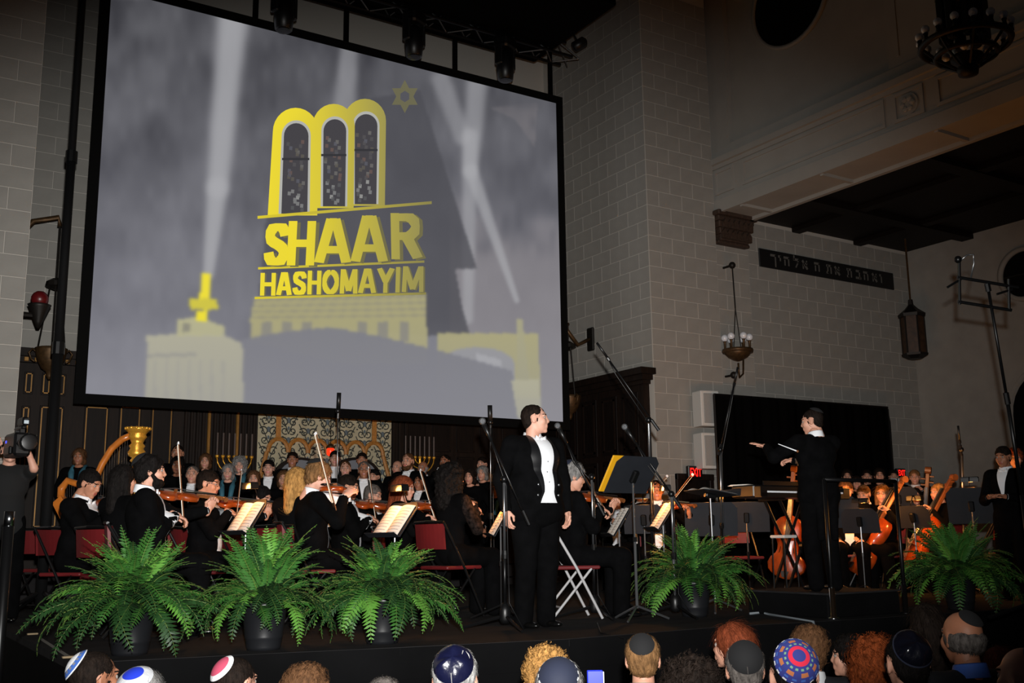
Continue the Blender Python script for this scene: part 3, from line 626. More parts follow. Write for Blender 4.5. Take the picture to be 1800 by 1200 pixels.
def bowl_lamp(c, arm, label, size=1.):
    t = T('bracket_lamp', label, 'lamp', c)
    G().tube([np.array(q)-c for q in arm], .035, 8).build('bracket_arm', BRASS, t, True)
    e = np.array(arm[-1])-c; G().tube([e, (0, 0, .95)], .016, 6).build('chain', IRON, t)
    G().lathe([(.03, .82), (.13, .86), (.12, .92), (.04, .97)], 10).build('chain_cap', IRON, t)
    for k in range(3):
        a = k*2*PI/3+.4; G().tube([(.08*math.cos(a), .08*math.sin(a), .85), (.19*math.cos(a), .19*math.sin(a), .02)], .012, 5).build('chain', IRON, t)
    G().lathe([(.02, -.36), (.04, -.32), (.05, -.26), (.11, -.22), (.17, -.1), (.19, 0), (.2, .04), (.17, .05)], 18).build('bowl', BRASS, t, True)
    for k in range(3):
        a = k*2*PI/3+.4; d = np.array([math.cos(a), math.sin(a), 0]); G().tube([d*.19, d*.25+np.array([0, 0, .05]), d*.3, d*.26+np.array([0, 0, -.09]), d*.21+np.array([0, 0, -.12])], .013, 6).build('scroll', BRASS, t, True)
c = ay(90, 618, 14.3); bowl_lamp(c, [(1.55, 14.3, 4.55), (1.75, 14.3, 4.82), (2.05, 14.3, 4.92), (c[0], 14.3, 4.8)], 'bronze bowl lamp on chains from a gilt arm, beside the left column')
c = ay(1001, 700, 14.1); a0 = ax(1036, 596, XP-.06)
bowl_lamp(c, [a0, a0+np.array([-.25, .0, -.12]), a0+np.array([-.5, 0, .15]), np.array([c[0], 14.1, ay(992, 568, 14.1)[2]])], 'bronze bowl lamp on a curved bracket, partly behind the right edge of the screen')
G().bbox((XP-.055-c[0], a0[1]-c[1]-.09, a0[2]-c[2]-.2), (XP-.007-c[0], a0[1]-c[1]+.09, a0[2]-c[2]+.2), .015).build('wall_plate', IRON, bpy.data.objects['bracket_lamp.001'])
c = ay(69, 540, 13.2); t = T('wall_sconce', 'dark cone sconce with a red glass ball beside the left column', 'lamp', c)
G().lathe([(.02, -.25), (.05, -.18), (.12, 0), (.135, .03), (.1, .04)], 14).build('cone', IRON, t, True); G().sph((.0, 0, .1), .1, 14).build('glass_ball', mat('dark_red_glass', (90, 14, 18), .35), t, True)
G().tube([(0, 0, -.1), (XL-c[0]-.02, 0, -.1)], .03, 6).build('bracket', IRON, t)
# ------------------------------------------------------------------ instruments and furniture
def idir(a):          # ground direction by its bearing in the picture: 0 right, 90 to the viewer, 180 left, -90 away
    a = math.radians(a); d = RT0*math.cos(a)+np.array([-sy, -cy, 0])*math.sin(a); return d
def rz_of(a): d = idir(a); return math.atan2(-d[0], d[1])
def shared(key, fn):
    if key not in SH: SH[key] = fn()
    return SH[key]
SH = {}
def fiddle_meshes(kind):
    L, rib, nk = {'violin': (.36, .038, .27), 'cello': (.75, .12, .6), 'bass': (1.1, .2, .85)}[kind]
    hw = [(0, .0), (.015, .09), (.06, .19), (.14, .275), (.24, .29), (.33, .25), (.4, .175), (.46, .155), (.53, .155), (.6, .18), (.66, .215), (.76, .235), (.88, .22), (.96, .14), (1, .05)]
    out = [(w*L, y*L) for y, w in hw]+[(-w*L, y*L) for y, w in hw[::-1]]
    g = G(); n = len(out); v = []
    for z, e in ((-rib/2, .94), (-rib/2+.003*L/.36, 1), (rib/2-.003*L/.36, 1), (rib/2, .94), (rib/2+.012*L/.36, .5)):
        v += [(x*e, L/2+(y-L/2)*(e if e > .9 else .8), z) for x, y in out]
    f = [tuple(range(n-1, -1, -1))]+[tuple(4*n+i for i in range(n))]
    for k in range(4):
        for i in range(n): f.append((k*n+i, k*n+(i+1) % n, k*n+n+(i+1) % n, k*n+n+i))
    body = G().add(v, f).mesh('body', VARN, True)
    q = L/.36; zt = rib/2+.012*q
    neck = G().bbox((-.012*q, L*.96, rib/2-.015*q), (.012*q, L+nk*.62, rib/2+.008*q), .004*q).mesh('neck', VARND)
    fb = G().bbox((-.013*q, L*.62, zt+.004*q), (.013*q, L+nk*.6, zt+.012*q), .003*q).mesh('fingerboard', EBONY)
    tl = G().prism([(-.022*q, L*.12), (.022*q, L*.12), (.014*q, .01*q), (-.014*q, .01*q)], .008*q, 2, zt+.004*q).mesh('tailpiece', EBONY)
    br = G().prism([(-.024*q, zt-.004*q), (.024*q, zt-.004*q), (.018*q, zt+.026*q), (-.018*q, zt+.026*q)], .004*q, 1, L*.42).mesh('bridge', VARND)
    sc = G().bbox((-.011*q, L+nk*.6, rib/2-.02*q), (.011*q, L+nk*.88, rib/2+.008*q), .004*q)
    sc.tube([(-.016*q, L+nk*.94, rib/2-.012*q), (.016*q, L+nk*.94, rib/2-.012*q)], .02*q, 10)
    for k in range(4): s = 1 if k % 2 else -1; sc.tube([(0, L+nk*(.64+.06*k), rib/2-.004*q), (s*.035*q, L+nk*(.64+.06*k), rib/2-.004*q)], .005*q, 6)
    sc = sc.mesh('scroll', VARND)
    gs = G()
    for k in range(4): x = (-.011+.0073*k)*q; gs.tube([(x*1.1, L*.12, zt+.014*q), (x*1.3, L*.42, zt+.027*q), (x*.6, L+nk*.6, zt+.014*q)], .0009*q+.0003, 4)
    st_ = gs.mesh('strings', STEEL)
    fh = G()
    for s in (-1, 1): fh.tube([(s*.045*q, L*.33, zt-.006*q), (s*.04*q, L*.42, zt-.005*q), (s*.035*q, L*.5, zt-.006*q)], .0035*q, 5)
    fh = fh.mesh('sound_hole', EBONY)
    r = [('body', body), ('neck', neck), ('fingerboard', fb), ('tailpiece', tl), ('bridge', br), ('scroll', sc), ('strings', st_), ('sound_hole', fh)]
    if kind == 'violin': r.append(('chin_rest', G().sph((-.05, .03, zt+.006), (.035, .025, .01), 10).mesh('chin_rest', EBONY, True)))
    else: r.append(('endpin', G().tube([(0, 0, 0), (0, -.32*(.75/L)**.5, -.02)], .008, 6).mesh('endpin', STEEL)))
    return r
def fiddle(kind, M, label, group=None):
    t = T(kind if kind != 'bass' else 'double_bass', label, kind if kind != 'bass' else 'double bass', group=group); t.matrix_world = Matrix(M.tolist()) @ Matrix.Scale(.8 if kind == 'bass' else 1, 4)
    for nm, me in shared(kind, lambda: fiddle_meshes(kind)): put(nm, me, t)
    return t
def bow(p_frog, p_tip, label, group='bows of the string players'):
    p_frog, p_tip = np.asarray(p_frog, float), np.asarray(p_tip, float); d = p_tip-p_frog; L = np.linalg.norm(d)
    t = T('violin_bow', label, 'bow', group=group); t.matrix_world = Matrix(frame(d, (0, .1, 1.), p_frog).tolist())
    G().tube([(0, -.03, .012), (0, L*.5, .006), (0, L, .014)], .0045, 6).build('stick', mat('bow_wood', (120, 76, 48), .35), t)
    G().box((-.005, .03, -.009), (.005, L-.01, -.007)).build('bow_hair', mat('bow_hair', (235, 230, 215), .6), t)
    G().bbox((-.006, .0, -.01), (.006, .045, .012), .002).build('frog', EBONY, t); G().bbox((-.005, L-.015, -.01), (.005, L+.01, .018), .002).build('tip', SHIRT, t)
def sheet_mesh(w_=.44, h_=.3, seed=0):
    """an open music booklet lying in the XZ plane, curling pages, printed staves"""
    g = G(); n = 8
    for s in (-1, 1):
        v = []
        for i in range(n+1):
            x = s*w_/2*i/n; y = -.018*math.sin(PI*i/n)-.004
            v += [(x, y, 0), (x, y, h_)]
        f = [(2*i, 2*i+1, 2*i+3, 2*i+2) for i in range(n)]
        g.add(v, f if s > 0 else [q[::-1] for q in f])
        for k in range(9):
            z0 = h_*.08+k*h_*.1
            for i in range(1, n-1):
                if i in (0,): continue
                x0, x1 = s*w_/2*i/n, s*w_/2*(i+1)/n; y0, y1 = -.018*math.sin(PI*i/n)-.0055, -.018*math.sin(PI*(i+1)/n)-.0055
                q = (0, 1, 2, 3) if s > 0 else (3, 2, 1, 0)
                g.add([(x0, y0, z0), (x1, y1, z0), (x1, y1, z0+.0045), (x0, y0, z0+.0045)], [q], 1)
    return g
INKL = mat('printed_staves', (150, 146, 142), .8)
def music_stand(px_, py_, t_, a, label, tilt=25, sheet=True, lamp=False, w_=.5, h_=.34, black=True, folder=False, floor=0., power=4.):
    c = ad(px_, py_, t_); z = c[2]-floor
    t = T('music_stand', label, 'music stand', (c[0], c[1], floor), rz_of(a), 'music stands of the orchestra')
    dm = DESK
    for k in range(3): an = k*2*PI/3+.5; G().tube([(0, 0, .12), (.27*math.cos(an), .27*math.sin(an), .012)], .01, 6).build('leg', BLACKM if black else STEEL, t)
    G().tube([(0, 0, .1), (0, 0, z*.55)], .013, 8).build('pole', BLACKM if black else STEEL, t); G().tube([(0, 0, z*.5), (0, 0, z-.03)], .009, 8).build('pole', STEEL, t)
    G().lathe([(.02, -.02), (.02, .02)], 8, (0, 0, z*.55)).build('knob', BLACKM, t)
    R4 = np.array(Matrix.Translation((0, 0, z)) @ Matrix.Rotation(-math.radians(tilt), 4, 'X'))
    ch = .06; pl = [(-w_/2, -h_/2), (w_/2, -h_/2), (w_/2, h_/2-ch), (w_/2-ch, h_/2), (-w_/2+ch, h_/2), (-w_/2, h_/2-ch)]
    d = G().prism(pl, .006, 1, .0).xf(R4).build('desk', dm, t)
    G().box((-w_/2, -.06, -h_/2-.004), (w_/2, .0, -h_/2)).xf(R4).build('lip', dm, d); G().bbox((-.03, .006, -.06), (.03, .05, .05), .01).xf(R4).build('bracket', BLACKM, d)
    if sheet:
        s_ = T('sheet_music', 'open sheet music on the '+label.split(',')[0].replace('music stand', 'stand'), 'sheet music', group='sheet music on the stands')
        s_.matrix_world = Matrix.Translation((c[0], c[1], floor)) @ Matrix.Rotation(rz_of(a), 4, 'Z')
        sheet_mesh(min(.44, w_*.86), min(.3, h_*.86)).xf(np.array(R4) @ np.array(Matrix.Translation((0, -.003, -h_/2+.005)))).build('pages', [PAPER, INKL], s_)
    if folder:
        s_ = T('folder', 'bright yellow folder propped on the tall stand beside the singer', 'folder'); s_.matrix_world = Matrix.Translation((c[0], c[1], floor)) @ Matrix.Rotation(rz_of(a), 4, 'Z')
        ym = mat('yellow_card', (220, 160, 14), .6); G().bbox((-w_/2+.12, -.02, -h_/2+.004), (w_/2+.05, -.004, h_/2-.01), .004).xf(R4).build('cover', ym, s_); G().box((-w_/2+.13, -.026, -h_/2+.01), (w_/2+.04, -.02, h_/2-.02)).xf(R4).build('pages', PAPER, s_)
    if lamp:
        q = R4@np.array([0, 0, h_/2+.02, 1]); q = q[:3]; hd = R4@np.array([0, -.12, h_/2+.07, 1]); hd = hd[:3]
        l_ = T('stand_lamp', 'small lit lamp clipped to the '+label.split(',')[0].replace('music stand', 'stand'), 'lamp', group='lamps on the music stands')
        l_.matrix_world = Matrix.Translation((c[0], c[1], floor)) @ Matrix.Rotation(rz_of(a), 4, 'Z')
        G().tube([q, (q+hd)/2+np.array([0, 0, .05]), hd], .006, 6).build('gooseneck', BLACKM, l_, True)
        g = G().bbox(hd-np.array([.09, .035, .0]), hd+np.array([.09, .035, .02]), .008)
        for sg in (-1, 1): g.box(hd+np.array([-.09, sg*.034-.002, -.035]), hd+np.array([.09, sg*.034+.002, .004])); g.box(hd+np.array([sg*.088-.002, -.034, -.035]), hd+np.array([sg*.088+.002, .034, .004]))
        g.build('hood', BLACKM, l_)
        G().box(hd-np.array([.08, .02, .006]), hd+np.array([.08, .02, -.001])).build('tube_bulb', LAMPGLOW, l_)
        pd = bpy.data.lights.new('stand_lamp_light', 'POINT'); pd.energy = power; pd.color = (1, .38, .08); pd.shadow_soft_size = .04
        po = bpy.data.objects.new('stand_lamp_light', pd); COL.objects.link(po); po.parent = l_; po.location = hd+np.array([0, -.062, -.03])
    return t
def chair_meshes(fm):
    r = []
    g = G().bbox((-.2, -.2, .425), (.2, .2, .455), .012); r.append(('seat', g.mesh('seat', RED)))
    g = G(); n = 8; v = []
    for i in range(n+1):
        x = -.2+.4*i/n; y = -.235-.03*math.cos((x/.2)*PI/2)
        v += [(x, y, .6), (x, y-.02, .82), (x, y+.022, .6), (x, y+.002, .82)]
    f = []
    for i in range(n): a = 4*i; f += [(a, a+4, a+5, a+1), (a+2, a+3, a+7, a+6), (a+1, a+5, a+7, a+3), (a, a+2, a+6, a+4)]
    f += [(0, 1, 3, 2), (4*n, 4*n+2, 4*n+3, 4*n+1)]
    r.append(('backrest', g.add(v, f).mesh('backrest', RED, False)))
    for s in (-1, 1):
        r.append(('back_leg', G().tube([(s*.215, .2, .012), (s*.215, -.02, .44), (s*.215, -.25, .83)], .012, 8).mesh('back_leg', fm)))
        r.append(('front_leg', G().tube([(s*.19, -.24, .012), (s*.19, .12, .43)], .011, 8).mesh('front_leg', fm)))
    r.append(('back_rail', G().tube([(-.215, -.25, .835), (0, -.285, .84), (.215, -.25, .835)], .012, 8).mesh('back_rail', fm)))
    r.append(('stretcher', G().tube([(-.19, -.16, .11), (.19, -.16, .11)], .009, 6).mesh('stretcher', fm)))
    return r
def chair(loc, rz, label, white=False):
    t = T('folding_chair', label, 'chair', loc, rz, 'red folding chairs of the orchestra')
    for nm, me in shared('chair%d' % white, lambda: chair_meshes(mat('grey_chair_enamel', (176, 176, 178), .4) if white else BLACKM)): put(nm, me, t)
    return t
def mic_stand(base, pts, label, t_=None, mic=True, tripod=True, grey=False, pole_r=.011):
    """pts: picture points clutch, tail, mic tip at depth t_"""
    b = az(*base) if not np.shape(base) == (3,) else np.array(base); t_ = t_ or float((b-CAM)@FW)
    root = T('microphone_stand', label, 'microphone stand', b); q = [ad(x, y, t_)-b for x, y in pts]; cl, tail, mc = q
    lower = np.array([0, 0, .14])
    G().tube([lower, cl*.5], pole_r+.003, 8).build('lower_tube', STEEL if grey else BLACKM, root, True); G().tube([cl*.5, cl], pole_r, 8).build('upper_tube', STEEL, root, True)
    G().lathe([(.02, -.03), (.024, 0), (.02, .03)], 8, tuple(cl*.5)).build('height_clutch', BLACKM, root); G().sph(cl, .03, 8).build('boom_clutch', BLACKM, root, True)
    if tripod:
        G().lathe([(.03, .05), (.045, .08), (.045, .15), (.025, .2)], 10).build('hub', BLACKP, root, True)
        for k in range(3): a = k*2*PI/3+.35; d = np.array([math.cos(a), math.sin(a), 0]); G().tube([d*.03+np.array([0, 0, .1]), d*.34+np.array([0, 0, .014])], .013, 6).build('leg', BLACKM, root)
    d = nrm(mc-tail); G().tube([tail, mc-d*.16], .009, 8).build('boom', BLACKM, root, True); G().tube([tail, tail+d*.12], .016, 8).build('boom_weight', BLACKM, root)
    m_ = T('microphone', 'microphone on the '+label, 'microphone', b, group='microphones'); m_.location = b
    if mic:
        G().tube([mc-d*.17, mc-d*.03], [.012, .021], 10).build('handle', BLACKP, m_, True); G().sph(mc, .028, 12).build('grille', mat('mic_mesh', (120, 122, 126), .4, metal=.7, bump=.6, bscale=400), m_, True)
    else:
        G().tube([mc-d*.17, mc], .012 if pole_r > .01 else .024, 8).build('capsule', BLACKP, m_, True); G().tube([mc-d*.17, mc-d*.2], .016, 8).build('clip', BLACKM, m_)
    c0 = cl*.5+np.array([.03, 0, 0]); G().tube([mc-d*.17, mc-d*.3-np.array([0, 0, .05]), cl+np.array([.02, 0, -.05]), c0, np.array([.04, 0, .2]), np.array([.1, -.1, .01])], .005, 5).build('cable', BLACKP, root, True)
    return root
# ------------------------------------------------------------------ ferns
LEAF = [mat('fern_leaf_mid', (46, 92, 32), .55, var=.3, scale=9), mat('fern_leaf_dark', (30, 64, 26), .55, var=.3, scale=9), mat('fern_leaf_light', (84, 136, 50), .55, var=.25, scale=9)]
RACH = mat('fern_rachis', (92, 112, 48), .6)
def frond_mesh(seed, L, curve, m_):
    r = random.Random(seed); g = G(); n = 26; pts = []; ang = 0; p = np.array([0., 0, 0])
    for i in range(n+1):
        pts.append(p.copy()); a = -curve*(i/n)**1.3; p = p+np.array([0, math.cos(a), math.sin(a)])*L/n
    g.tube(pts[::3]+[pts[-1]], [.004*(1-i/12) for i in range(len(pts[::3])+1)], 4, 1)
    for i in range(2, n+1):
        t = i/n; l = .075*(math.sin(PI*min(1, t*.93+.07))**.65+.06)*(L/.65)**.5; tg = nrm(pts[min(i+1, n)]-pts[i-1]); up = np.cross((1, 0, 0), tg)
        for s in (-1, 1):
            d = np.array([s*1., 0, 0])+tg*.35+up*r.uniform(-.25, .2)-np.array([0, 0, .12]); d = nrm(d)*l*r.uniform(.85, 1.1); wv = tg*l*.13+tg*.0028
            b0 = pts[i]; g.add([b0-wv*.6, b0+d*.45-wv, b0+d*.45+wv+up*.003, b0+wv*.6, b0+d], [(0, 1, 2, 3), (1, 4, 2)])
    return g.mesh('frond', [m_, RACH])
FR = [frond_mesh(k, .62, [1.5, 1.9, 2.3, 1.7, 2.1, 2.5][k % 6], LEAF[[0, 1, 0, 1, 0, 1, 0, 1, 2][k % 9]]) for k in range(18)]+[frond_mesh(k+40, .62, [.5, .9, 1.2, .7, 1.0, 1.4][k % 6], LEAF[[0, 1, 0, 2, 0, 1, 0, 0, 2][k % 9]]) for k in range(18)]
POT = mat('pot_black_plastic', (26, 27, 30), .38, var=.1)
def fern(px_, py_, label, n, R, hgt, seed, z=0., light=False):
    b = az(px_, py_, z); r = random.Random(seed); t = T('potted_fern', label, 'potted fern', b, r.uniform(0, 6), 'potted ferns along the stage front')
    G().lathe([(.105, 0), (.112, .02), (.118, .07), (.122, .075), (.122, .085), (.142, .27), (.15, .275), (.15, .3), (.135, .3), (.13, .27)], 28).build('pot', POT, t, True)
    G().lathe([(.13, .255), (.12, .27)], 20).build('soil', mat('potting_soil', (30, 22, 16), .95, bump=.5), t)
    for k in range(n):
        u = (k+.5)/n; az_ = k*2.39996+r.uniform(-.3, .3); lowf = u < .62
        el = math.radians(22+42*(u/.62)+r.uniform(-9, 9)) if lowf else math.radians(62+26*(u-.62)/.38+r.uniform(-8, 6))
        o = put('frond', FR[(0 if lowf else 18)+r.randrange(18)], t)
        s = (R*(1.1-.2*u/.62) if lowf else hgt)/.6*r.uniform(.72, 1.1); o.scale = (s*.92, s, s)
        o.location = (-.06*math.sin(az_)*(1-u), .06*math.cos(az_)*(1-u), .27)
        o.rotation_euler = (Matrix.Rotation(az_, 3, 'Z') @ Matrix.Rotation(el, 3, 'X') @ Matrix.Rotation(r.uniform(-.6, .6), 3, 'Y')).to_euler()
fern(228, 1150, 'broad potted fern at the left corner of the stage', 190, .58, .5, 1)
fern(463, 1141, 'potted fern with pale upright fronds, between two others on the left', 130, .5, .56, 2)
fern(672, 1130, 'potted fern nearest the singer, with a wide black pot', 180, .56, .48, 3)
fern(1222, 1083, 'dark green potted fern between the microphone stands and the podium', 170, .62, .52, 4)
fern(1690, 1072, 'shadowed potted fern in front of the cellists', 150, .66, .56, 5)
# ------------------------------------------------------------------ podium with rail
pd_ = T('conductor_podium', 'low black square podium with the conductor on it', 'podium', (6.95, 6.1, 0))
G().bbox((0, 0, 0), (.92, .92, .19), .012).build('box', FASCIA, pd_); G().bbox((-.01, -.01, .19), (.93, .93, .205), .004).build('top_board', STAGEM, pd_)
rl = T('podium_rail', 'black metal guard rail behind the conductor', 'rail', (6.95, 6.05, 0))
for x in (0, .92): 
    G().tube([(x, 0, .0), (x, 0, 1.14)], .017, 8).build('post', BLACKM, rl, True); G().lathe([(.05, 0), (.05, .012), (.024, .02), (.024, .25)], 10, (x, 0, 0)).build('socket', CHROME if x == 0 else BLACKM, rl, True)
G().tube([(0, 0, 1.14), (.92, 0, 1.14)], .017, 8).build('top_bar', BLACKM, rl, True)
# ------------------------------------------------------------------ keyboard on an X stand
c = ad(1392, 866, 11.2); kb = T('digital_piano', 'long black digital piano on a crossed stand behind the conductor', 'piano', (c[0], c[1], c[2]), 0.04)
G().bbox((-.72, -.12, -.06), (.72, .2, .07), .015).build('case', BLACKP, kb); g = G()
for k in range(50): x = -.6+k*.024; g.bbox((x, -.2, -.012), (x+.0228, -.1, .006), .002)
g.build('white_keys', SHIRT, kb); G().box((-.7, -.2, -.06), (.7, -.1, -.014)).build('key_bed', BLACKP, kb)
for s in (-1, 1): G().box((s*.66-.05, -.2, -.05), (s*.66+.05, -.1, .05)).build('end_cheek', BLACKP, kb)
G().box((-.3, .12, .07), (.3, .135, .13)).build('music_rest', BLACKP, kb)
xs_ = T('keyboard_stand', 'black folding X stand under the digital piano', 'stand', (c[0], c[1], 0), .04)
for y in (-.08, .12):
    for s in (-1, 1): G().tube([(s*.3, y, .03), (-s*.3, y, c[2]-.07)], .016, 8).build('cross_leg', BLACKM, xs_)
for s in (-1, 1):
    G().tube([(s*.3, -.22, .02), (s*.3, .26, .02)], .016, 8).build('foot_bar', BLACKM, xs_); G().tube([(s*.3, -.16, c[2]-.075), (s*.3, .2, c[2]-.075)], .014, 8).build('top_bar', BLACKM, xs_)
G().lathe([(.05, -.02), (.05, .02)], 12).xf(Matrix.Translation((0, -.11, c[2]/2)) @ Matrix.Rotation(PI/2, 4, 'X')).build('lock_disc', BLACKM, xs_)
p = ad(1306, 851, 11.1); t = T('paper_stack', 'loose white papers lying on the left end of the digital piano', 'papers', (p[0], p[1], c[2]+.072), .2)
for k in range(4): G().box((-.14+.01*k, -.1, .004*k), (.15+.01*k, .1, .004*k+.003)).xf(Matrix.Rotation(.08*k, 4, 'Z')).build('sheet', PAPER, t)
b = ad(1385, 1000, 12.2); t = T('stool', 'chrome stool with a flat top under the keyboard', 'stool', (b[0]-.2, b[1]-.5, 0))
p = ad(1383, 940, 10.8); t.location = (p[0]-.05, p[1], 0); hz = p[2]
G().bbox((-.1, -.1, hz-.03), (.1, .1, hz), .01).build('seat', WHITEP, t)
for sx in (-1, 1):
    for s2 in (-1, 1): G().tube([(sx*.09, s2*.09, 0), (sx*.08, s2*.08, hz-.03)], .008, 6).build('leg', CHROME, t)
# ------------------------------------------------------------------ harp
hb = az(232, 1010, 0.); hb = ad(233, 930, 11.); hp_ = T('concert_harp', 'gilt concert harp standing behind the violinists on the left', 'harp', (hb[0], hb[1], 0), math.atan2(RT0[1], RT0[0]))
zt_ = ad(231, 748, 11.)[2]
def hz_(y): return ad(231, y, 11.)[2]
G().lathe([(.16, 0), (.17, .06), (.12, .12), (.07, .2), (.045, .28), (.04, 1.2), (.038, hz_(812))], 16).build('column', GILT, hp_, True)
z0 = hz_(812); H2 = zt_-z0
G().lathe([(.04, z0), (.07, z0+.06*H2), (.045, z0+.14*H2), (.085, z0+.2*H2), (.095, z0+.3*H2), (.07, z0+.4*H2), (.085, z0+.48*H2), (.06, z0+.56*H2), (.075, z0+.66*H2), (.1, z0+.74*H2), (.085, z0+.8*H2), (.1, z0+.86*H2), (.125, z0+.93*H2), (.13, zt_), (.1, zt_+.005)], 18).build('capital', GILT, hp_, True)
for k in range(14): a = k*PI/7; G().sph((.125*math.cos(a), .125*math.sin(a), zt_-.01), .018, 6).build('crown_bead', GILT, hp_, True)
HW = mat('harp_maple', (196, 112, 40), .3, var=.2, scale=8, coat=.4)
nk_ = [(-.05, 0, hz_(760)), (-.16, 0, hz_(768)), (-.27, 0, hz_(785)), (-.36, 0, hz_(812)), (-.42, 0, hz_(838)), (-.52, 0, hz_(856)), (-.62, 0, hz_(848)), (-.72, 0, hz_(842)), (-.78, 0, hz_(856)), (-.78, 0, hz_(872))]
g = G(); 
for i in range(len(nk_)-1):
    pass
g.tube(nk_, [.035, .037, .037, .037, .036, .034, .036, .04, .042, .04], 8); g.build('neck', HW, hp_, True)
g = G(); sb0, sb1 = np.array(nk_[-1]), np.array([-.08, 0, .16])
v = []; 
for t in (0, .5, 1):
    p = sb0*(1-t)+sb1*t; w2 = .06+.13*t
    for a, b in ((-w2, .03), (w2, .03), (w2*.8, -.1-.06*t), (-w2*.8, -.1-.06*t)): v.append((p[0]+b*.7, a, p[2]+b*.6))
g.add(v, [(0, 1, 2, 3), (11, 10, 9, 8)]+[(k*4+i, k*4+4+i, k*4+4+(i+1) % 4, k*4+(i+1) % 4) for k in range(2) for i in range(4)]); g.build('soundbox', HW, hp_)
sg_ = []
for k in range(26):
    t = (k+1)/27; p = sb0*(1-t)+sb1*t; i = (1-t)*(len(nk_)-2); j = int(i); q = np.array(nk_[j])*(1-i+j)+np.array(nk_[j+1])*(i-j)
    x = q[0]; top = np.array([p[0]+(.0), 0, np.interp(p[0], [n_[0] for n_ in nk_[::-1][1:]], [n_[2] for n_ in nk_[::-1][1:]])])
    G().tube([p+np.array([.02, 0, .02]), top], .0018, 4).build('string', STEEL, hp_)
# ------------------------------------------------------------------ candelabra and arched seats by the ark
def menorah(x, y, label):
    c = ay(x, y, 15.0); t = T('candelabrum', label, 'candelabrum', (c[0], 15.0, .3))
    zt = c[2]-.3; G().lathe([(.14, 0), (.12, .04), (.04, .1), (.03, zt-.3)], 12).build('stem', GILT, t, True); G().lathe([(.03, zt-.3), (.02, zt)], 8).build('stem', GILT, t)
    for k in range(1, 4): G().tube([(.085*k*math.cos(a*PI/10+PI), 0, zt-.085*k*math.sin(a*PI/10)*.9) for a in range(11)], .01, 6).build('arm', GILT, t, True)
    for k in range(-3, 4):
        G().lathe([(.012, -.01), (.03, .02), (.026, .04)], 8, (k*.085, 0, zt)).build('cup', GILT, t, True); G().tube([(k*.085, 0, zt+.03), (k*.085, 0, zt+.36)], .013, 6).build('candle', mat('pale_candle', (84, 70, 64), .6), t)
menorah(412, 805, 'gilt seven-branched candelabrum left of the ark curtain'); menorah(738, 806, 'gilt seven-branched candelabrum right of the ark curtain')
for x, lab in ((530, 'grey upholstered seat with an arched back, left one before the ark'), (628, 'grey upholstered seat with an arched back, right one before the ark')):
    c = ay(x, 803, 15.05); t = T('arched_seat', lab, 'seat', (c[0], 15.1, .28)); h_ = c[2]-.28; r_ = .42
    out = [(-r_, .4), (r_, .4)]+[(r_*math.cos(a*PI/12), h_-r_*.75+r_*.75*math.sin(a*PI/12)) for a in range(13)]
    G().prism(out, .06, 1, -.03).build('back_frame', WOOD, t); G().prism([(a*.86, .42+(b-.4)*.95) for a, b in out], .03, 1, -.05).build('back_pad', mat('grey_upholstery', (120, 122, 128), .8), t)
    G().bbox((-.42, -.42, .38), (.42, -.03, .5), .03).build('seat', MATS['grey_upholstery'], t); G().bbox((-.42, -.4, 0), (.42, 0, .38), .02).build('base', WOOD, t)
# ------------------------------------------------------------------ people: smooth bodies from blended distance fields
def _dist(p, P):
    if p[0] == 'c':
        a, b, ra, rb = p[1:5]; ba = b-a; t = np.clip(((P-a)@ba)/(ba@ba+1e-12), 0, 1)
        return np.linalg.norm(P-a-t[..., None]*ba, axis=-1)-(ra+(rb-ra)*t)
    c, r, R = p[1:4]; q = (P-c)@R; k0 = np.linalg.norm(q/r, axis=-1); k1 = np.linalg.norm(q/(r*r), axis=-1)+1e-9
    return k0*(k0-1)/k1
def C_(a, b, ra, rb=None, op=1): return ['c', np.asarray(a, float), np.asarray(b, float), ra, ra if rb is None else rb, op]
def E_(c, r, R=None, op=1): return ['e', np.asarray(c, float), np.asarray(r, float), np.eye(3) if R is None else R, None, op]
def _bb(p):
    if p[0] == 'c': m = max(p[3], p[4]); return np.minimum(p[1], p[2])-m, np.maximum(p[1], p[2])+m
    m = np.abs(p[3])@p[2]; return p[1]-m, p[1]+m
def sdf_eval(prims, P, k=.03):
    d = np.full(P.shape[:-1], 1.)
    for p in prims:
        e = _dist(p, P)
        if p[5] > 0: h = np.maximum(k-np.abs(d-e), 0)/k; d = np.minimum(d, e)-h*h*k*.25
        else: e = -e; h = np.maximum(k-np.abs(d-e), 0)/k; d = np.maximum(d, e)+h*h*k*.25
    return d
_ED = [((0,0,0),(1,0,0)),((0,1,0),(1,1,0)),((0,0,1),(1,0,1)),((0,1,1),(1,1,1)),((0,0,0),(0,1,0)),((1,0,0),(1,1,0)),((0,0,1),(0,1,1)),((1,0,1),(1,1,1)),((0,0,0),(0,0,1)),((1,0,0),(1,0,1)),((0,1,0),(0,1,1)),((1,1,0),(1,1,1))]
